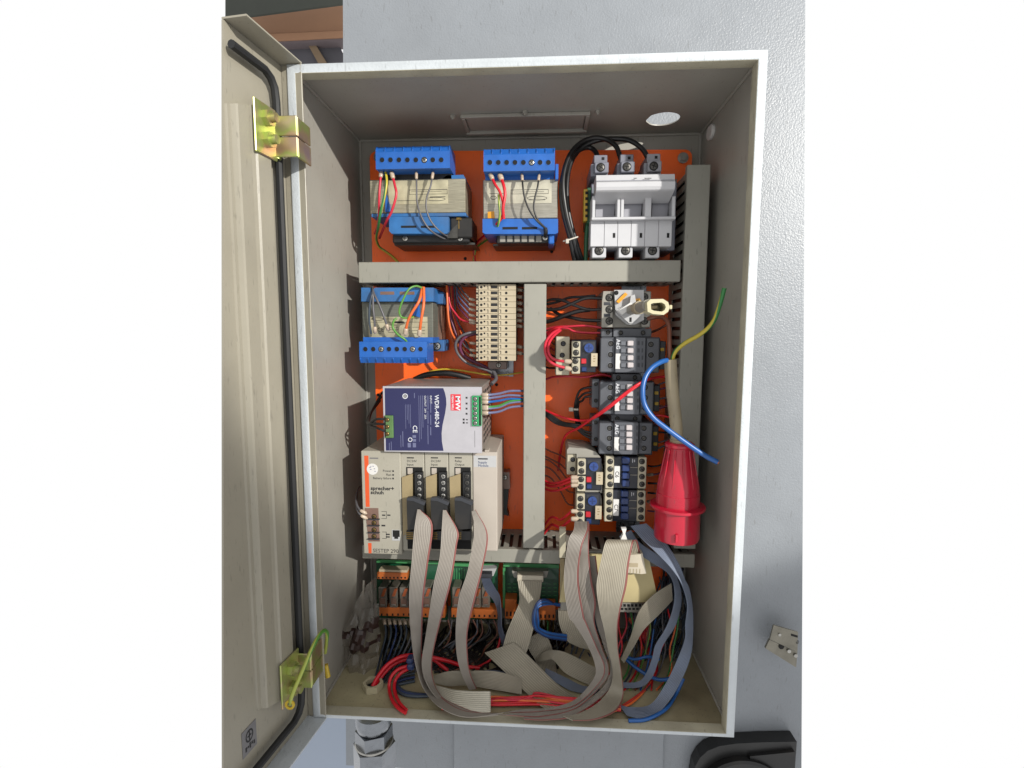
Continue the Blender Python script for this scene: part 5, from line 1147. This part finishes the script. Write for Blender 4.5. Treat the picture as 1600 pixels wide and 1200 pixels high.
ribbon('widest grey ribbon with a red edge folding over at the top right', [(960, 880, 92, 1002, 874, 92), (956, 850, 78, 997, 848, 78), (951, 843, 66, 992, 844, 64), (945, 850, 52, 989, 850, 52), (938, 880, 44, 983, 880, 46), (932, 915, 42, 979, 915, 44), (936, 950, 42, 970, 950, 44), (943, 980, 42, 965, 980, 44), (950, 1015, 44, 966, 1015, 44), (957, 1044, 46, 971, 1050, 44), (954, 1072, 48, 974, 1085, 44), (937, 1096, 46, 963, 1110, 40), (907, 1114, 42, 930, 1124, 34), (880, 1119, 40, 895, 1126, 34)], 'ribbon_wide', g, lift=7)
ribbon('plain ribbon falling from the cream connector of the green board', [(809, 908, 132, 847, 908, 132), (811, 925, 124, 845, 925, 124), (811, 942, 116, 842, 942, 116), (801, 966, 108, 838, 964, 108), (792, 988, 100, 832, 988, 100), (786, 1010, 94, 824, 1016, 92), (784, 1020, 88, 818, 1026, 86)], 'ribbon_plain', g)
ribbon('plain ribbon lying diagonally across the cabinet floor', [(757, 1020, 88, 803, 1004, 94), (772, 1034, 78, 818, 1017, 90), (800, 1061, 66, 846, 1045, 80), (825, 1085, 58, 872, 1070, 72), (845, 1103, 54, 900, 1090, 64), (862, 1112, 54, 915, 1100, 62)], 'ribbon_plain', g)
ribbon('plain ribbon loop at mid floor behind the red edged ribbons', [(840, 1034, 100, 836, 1031, 110), (852, 1032, 96, 850, 1019, 108), (864, 1031, 92, 866, 1016, 104), (884, 1052, 88, 888, 1021, 100), (920, 1070, 84, 928, 1042, 96), (950, 1082, 84, 958, 1058, 96)], 'ribbon_plain', g)
ribbon('faint plain ribbon sheet behind the diagonal ribbon', [(818, 1000, 118, 850, 985, 122), (828, 1018, 112, 862, 1010, 118), (838, 1036, 106, 868, 1036, 112), (840, 1060, 100, 872, 1060, 106)], 'ribbon_plain', g)
ribbon('dim grey ribbon curling behind the left of the nested ribbons', [(872, 950, 130, 905, 946, 130), (874, 975, 126, 912, 975, 126), (885, 1000, 122, 922, 1000, 122), (905, 1012, 118, 935, 1018, 118)], 'ribbon_plain', g)
ribbon('pale grey ribbon slanting down left of the blue ribbons', [(1051, 938, 88, 1049, 911, 92), (1030, 960, 84, 1020, 930, 88), (1006, 984, 80, 998, 956, 84), (992, 1008, 78, 985, 995, 80), (975, 1036, 78, 970, 1030, 78)], 'ribbon_plain', g)
g = 'blue grey ribbon cables'
ribbon('outer blue grey ribbon at the right, sweeping to the floor', [(985, 822, 100, 1010, 818, 98), (1003, 842, 80, 1038, 845, 78), (1030, 868, 62, 1060, 880, 62), (1052, 892, 52, 1070, 905, 56), (1066, 915, 48, 1077, 920, 54), (1074, 945, 44, 1082, 948, 52), (1071, 975, 44, 1083, 980, 52), (1070, 1000, 44, 1081, 1014, 50), (1056, 1036, 46, 1073, 1044, 48), (1039, 1070, 48, 1054, 1083, 46), (1016, 1101, 50, 1031, 1112, 44), (984, 1105, 54, 1006, 1124, 42), (965, 1100, 60, 980, 1118, 48)], 'ribbon_blue', g)
ribbon('inner blue grey ribbon at the right, bending left above the floor', [(968, 838, 105, 986, 828, 104), (990, 860, 96, 1000, 848, 96), (1020, 880, 84, 1035, 872, 84), (1043, 895, 72, 1052, 890, 76), (1053, 915, 66, 1063, 920, 70), (1053, 945, 62, 1064, 945, 68), (1041, 980, 62, 1055, 978, 66), (1024, 1008, 64, 1036, 1008, 66), (1019, 1028, 66, 1028, 1035, 66), (1009, 1053, 68, 1019, 1058, 66), (997, 1065, 70, 1003, 1073, 66), (972, 1066, 74, 972, 1075, 68), (950, 1062, 80, 948, 1070, 74)], 'ribbon_blue', g)
ribbon('slate blue ribbon running flat between floor ribbons', [(850, 1056, 88, 853, 1044, 96), (872, 1068, 82, 886, 1060, 90), (896, 1080, 78, 912, 1072, 86), (930, 1084, 78, 940, 1072, 86)], 'ribbon_blue', g)
ribbon('narrow slate ribbon hanging from the middle relay board', [(752, 904, 132, 766, 904, 132), (758, 922, 118, 774, 919, 116), (772, 940, 110, 781, 932, 106), (778, 960, 108, 783, 956, 100), (778, 982, 106, 784, 978, 98), (784, 1006, 106, 790, 998, 100), (790, 1020, 108, 796, 1012, 104)], 'ribbon_slate', g)
ribbon('short slate ribbon arched on the floor in the middle', [(740, 1064, 72, 738, 1056, 80), (752, 1060, 68, 750, 1049, 76), (766, 1058, 66, 766, 1047, 76), (786, 1064, 66, 790, 1050, 78), (812, 1074, 68, 818, 1060, 80)], 'ribbon_slate', g)

# ================================================================== LOOSE WIRES ON THE FLOOR
nut = thing('gland_nut', 'cream plastic hexagonal gland nut on the cabinet floor with red wires through it', 'nut', (-193, 52.6, -373))
hexp = [(math.cos(R(60 * k + 10)), math.sin(R(60 * k + 10))) for k in range(6)]; mb = MB(); b = 0
for z in (-373.3, -364.5):
    for k in range(24):
        a = R(15 * k + 10); hx_ = 12.5 / max(abs(math.cos(((15 * k) % 60 - 30) * math.pi / 180)), .01) * .93; mb.v.append((-193 + hx_ * math.cos(a), 52.6 + hx_ * math.sin(a), z))
    for k in range(24): a = R(15 * k + 10); mb.v.append((-193 + 9 * math.cos(a), 52.6 + 9 * math.sin(a), z))
for k in range(24):
    j = (k + 1) % 24; mb.face([k, j, 48 + j, 48 + k]); mb.face([24 + j, 24 + k, 72 + k, 72 + j]); mb.face([48 + k, 48 + j, 72 + j, 72 + k])
part(nut, 'nut_body', mb, 'nut_cream', angle=.5); part(nut, 'gland_bore', MB().cyl((-193, 52.6, -373.2), (-193, 52.6, -371), 8.8, n=24), 'hole_black')
g = 'red wires on the cabinet floor'
FL = [('thick red wire rising out of the gland nut, upper', [(582, 1073, 52), (590, 1058, 58), (604, 1040, 66), (622, 1028, 74), (640, 1024, 80), (668, 1026, 86), (700, 1033, 92), (725, 1041, 98), (750, 1044, 104)], 2.6, 'red_wire'),
      ('thick red wire rising out of the gland nut, lower', [(585, 1074, 54), (594, 1060, 62), (610, 1042, 72), (628, 1032, 80), (650, 1028, 86), (676, 1030, 92), (690, 1040, 92), (700, 1048, 94)], 2.6, 'red_wire'),
      ('red wire looping forward beside the gland nut, outer', [(638, 1040, 66), (622, 1046, 60), (611, 1058, 54), (608, 1075, 50), (612, 1092, 46), (622, 1106, 42), (634, 1114, 38)], 2.2, 'red_wire'),
      ('red wire looping forward beside the gland nut, inner', [(638, 1045, 64), (626, 1052, 58), (617, 1065, 54), (617, 1082, 50), (624, 1098, 46), (635, 1110, 42)], 2.2, 'red_wire')]
for lab, pts, r_, m in FL: wire(lab, pts, r_, m, group=g)
sl = thing('cable_clip', 'dark blue clip holding the red wires beside the grey ribbons', 'clip', P(641, 1045, 66)); part(sl, 'clip_ring', MB().pbox(634, 1031, 645, 1039, 60, 14, 2), 'navy_wire'); part(sl, 'clip_ring', MB().pbox(635, 1040, 646, 1049, 58, 12, 2), 'navy_wire')
for i in range(9):
    y = 1098 + i * 2.4; wire(ORD[i] + ' from the front of the red wires lying along the cabinet floor', [(690 + 9 * i, 1108 - i, 50 + i * 3), (720 + 8 * i, 1102 - 1.5 * i + random.uniform(-4, 2), 60 + i * 3), (780 + 6 * i, 1100 - i * 1.2 + random.uniform(-5, 2), 66), (840, 1099 - i * 1.5 + random.uniform(-5, 2), 60 + i), (900, 1104 - i * 1.2 + random.uniform(-5, 2), 56), (970, 1110 - i * 2, 62 + i * 2)], 1.4, random.choice(['red_wire', 'pink_red_wire', 'red_wire', 'orange_wire']), group='red wires bunched along the cabinet floor', lift=(i * 5 % 9) * .3)
for i in range(12):
    d = i * 2.0; wire(ORD[i] + ' of the red and orange wires fanning up at the right of the floor', [(958 + d * .8, 1112 - d * .5, 60 + d * .6), (985 + d, 1100 - d, 74 + d * .8), (1008 + d * .7, 1078 - d, 95 + d), (1018 + d * .4, 1050 - d * .5, 115 + d), (1012 + random.uniform(-8, 8), 1010, 150), (990 + random.uniform(-15, 25), 965, 170)], 1.2, random.choice(['red_wire', 'orange_wire', 'brown_wire', 'pink_red_wire']), group='red wires fanning up at the right of the floor')
wire('dark blue wire crossing behind the blue ribbons, upper', [(975, 1024, 110), (992, 1030, 100), (1012, 1026, 98), (1030, 1030, 105)], 2.0, 'blue_wire')
wire('dark blue wire crossing behind the blue ribbons, lower', [(976, 1028, 108), (992, 1042, 96), (1010, 1054, 88), (1030, 1062, 80), (1050, 1060, 80)], 2.4, 'blue_wire')
wire('blue wire edging out under the outer blue ribbon', [(982, 1126, 50), (1010, 1124, 54), (1040, 1108, 58), (1056, 1085, 62), (1068, 1060, 70)], 2.2, 'blue_wire')
g = 'navy wires in loops beside the green board'
for i in range(4):
    d = i * 2.4; wire(('outermost', 'second', 'third', 'innermost')[i] + ' navy wire looping round from the green board strip', [(884, 948 - d * .3, 132), (868, 945 - d * .2, 122), (852, 937 + d, 112), (840, 942 + d, 106), (833 + d, 960, 102), (834 + d, 978 - d, 102), (842, 988 - d, 104), (858, 996 - d, 110), (885, 1000 - d, 122)], 1.7, 'blue_wire' if i % 2 else 'navy_wire', group=g)
for i in range(3): wire(('uppermost', 'middle', 'lowest')[i] + ' dark blue wire loop low on the floor beside the gland nut', [(648, 1052 + 6 * i, 90), (630, 1056 + 6 * i, 84), (618, 1064 + 4 * i, 80), (628, 1078 + 3 * i, 76), (650, 1084 + 2 * i, 76), (690, 1086, 84)], 1.9, ('slate_wire', 'navy_wire', 'slate_wire')[i], group='navy wire loops low on the floor')
for i in range(7):
    x = 600 + 8 * i; wire(ORD[i] + ' from the left of the dark slate wires under the left relay board', [(x, 968, 156), (x + 3, 990, 140), (x - 4 - i, 1020, 120), (x - 10 - 3 * i, 1045, 110), (x - 16 - 4 * i, 1066, 108)], 1.5, random.choice(['slate_wire', 'slate_wire', 'navy_wire', 'grey_wire']), group='slate wires under the left relay board', ferr=(0,))
for i in range(12):
    x = 700 + 6.5 * i; wire(ORD[i] + ' from the left of the dark wires hanging under the middle relay board', [(x, 968, 158), (x + random.uniform(-8, 8), 990, 150), (x - 14 + random.uniform(-16, 10), 1012, 140), (x - 34 + random.uniform(-24, 12), 1034 + random.uniform(-8, 6), 130), (x - 66 + random.uniform(-25, 20), 1050, 120)], 1.3, random.choice(['black_cable', 'grey_wire', 'slate_wire', 'black_cable', 'brown_wire']), group='dark wires under the middle relay board')
tz = MB()
for i in range(60):
    x = random.uniform(885, 1068); y0 = random.uniform(948, 975)
    tz.tube(spline([P(x, y0, 175), P(x + random.uniform(-12, 12), y0 + 30, random.uniform(150, 185)), P(x + random.uniform(-25, 20), y0 + 60, random.uniform(130, 180)), P(x + random.uniform(-45, 15), min(1085, y0 + 105), random.uniform(110, 160))], 4), random.uniform(1.0, 1.5), 6)
for i in range(34):
    x = random.uniform(1030, 1072); y0 = random.uniform(884, 915)
    tz.tube(spline([P(x, y0, 190), P(x + random.uniform(-10, 10), y0 + 25, random.uniform(165, 190)), P(x + random.uniform(-16, 12), y0 + 55, random.uniform(150, 185)), P(x + random.uniform(-24, 10), y0 + 95, random.uniform(130, 180))], 4), random.uniform(1.0, 1.7), 6)
solo('wire_tangle', 'mass of thin dark wires in the shadow behind the ribbons at the lower right', 'wires', tz, 'slate_wire', kind='stuff', angle=1.2)
tz = MB()
for i in range(110):
    x = random.uniform(604, 890); y0 = random.uniform(966, 992)
    tz.tube(spline([PF(x, y0, 188), PF(max(602, x + random.uniform(-12, 12)), y0 + 18, random.uniform(160, 195)), PF(max(600, x + random.uniform(-40, 25)), y0 + 38, random.uniform(150, 190)), PF(max(598, x + random.uniform(-80, 30)), min(1052, y0 + 62), random.uniform(130, 185))], 4), random.uniform(1.1, 1.9), 6)
solo('wire_tangle', 'mass of black wires in the shadow under the relay boards at the lower left', 'wires', tz, 'black_cable', kind='stuff', angle=1.2)
for i, m in enumerate(('red_wire', 'pink_red_wire', 'green_wire', 'slate_wire', 'red_wire', 'earth_wire_light', 'brown_wire', 'blue_wire', 'grey_wire', 'red_wire', 'orange_wire', 'green_wire')):
    x = 968 + 8.4 * i; wire(ORD[i] + ' from the left of the thin coloured wires behind the blue grey ribbons', [(x, 952, 150), (x + random.uniform(-6, 6), 980, 135), (x + random.uniform(-12, 8), 1015, 125), (x + random.uniform(-22, 4), 1050, 118), (x - 26, 1078, 112)], 1.2, m, group='thin coloured wires behind the blue grey ribbons')
for i in range(6): wire(ORD[i] + ' from the left of the thin wires tangled under the green board', [(800 + 14 * i, 970, 155), (804 + 13 * i, 995, 140), (812 + 12 * i, 1020, 130), (830 + 10 * i, 1040, 120)], 1.2, ('green_wire', 'grey_wire', 'yellow_wire', 'slate_wire', 'green_wire', 'black_cable')[i], group='thin wires under the green board')
wire('red wire rising under the middle relay board', [(742, 1044, 110), (765, 1032, 112), (778, 1012, 116), (784, 985, 130)], 1.6, 'red_wire')
wire('thin yellow and green wires among the red floor bundle', [(764, 1100, 66), (780, 1092, 76), (795, 1088, 86)], 1.3, 'earth_wire_light')

# ================================================================== PLASTIC BAG, DOOR EARTH WIRE
Lb = [(572, 912), (562, 932), (554, 950), (540, 975), (533, 1000), (538, 1025), (546, 1050), (552, 1072), (556, 1088)]
Rb = [(588, 900), (591, 930), (593, 955), (594, 985), (593, 1010), (591, 1035), (584, 1058), (572, 1078), (560, 1092)]
NB = 26; NM = 14; mb = MB()
A_ = spline([P(x, y, 112 - i * 4) for i, (x, y) in enumerate(Lb)], 4); B_ = spline([P(x, y, 130 - i * 7) for i, (x, y) in enumerate(Rb)], 4)
import mathutils.noise as MN
na = len(A_)
for i in range(na):
    for j in range(NM + 1):
        p = A_[i].lerp(B_[i], j / NM); k = MN.noise(p * .06) * 10 + MN.noise(p * .15) * 7; k += abs(MN.noise(Vector((p.x * .05, 3, p.z * .03)))) * 12
        mb.v.append((p.x, p.y - k - 8 * math.sin(math.pi * j / NM), p.z))
for i in range(na - 1):
    for j in range(NM):
        a = i * (NM + 1) + j; v = i / (na - 1); u = j / NM; s_ = v + .16 * u
        mb.k = 1 if (.40 < s_ < .47 or (.47 <= s_ < .55 and .25 < u < .62) or (.55 <= s_ < .59 and u > .2)) else 0
        mb.face([a, a + 1, a + NM + 2, a + NM + 1])
solo('plastic_bag', 'crumpled clear plastic bag with brown print in the lower left corner', 'bag', mb, ['clear_film', 'film_brown'], angle=.28)
ew = wire('green earth wire tied from the door to the lower hinge', [(454, 1100, -60), (455, 1090, -62), (462, 1072, -58), (474, 1045, -50), (488, 1012, -36), (499, 992, -20), (507, 985, -6), (511, 990, 4), (510, 1004, 12), (508, 1020, 18)], 2.2, 'earth_wire_light')
q = P(453, 1101, -62); part(ew, 'ring_lug', MB().lathe((q.x, q.y, q.z), [(3, -.8), (5.4, -.8), (5.4, .8), (3, .8), (3, -.8)], 'y', 20), 'yellow_wire')
q = P(512, 1048, 18); part(ew, 'ring_lug', MB().cyl((q.x - 2, 18, q.z + 8), (q.x, 18, q.z - 8), 2.6, 3.2, n=10), 'yellow_wire')
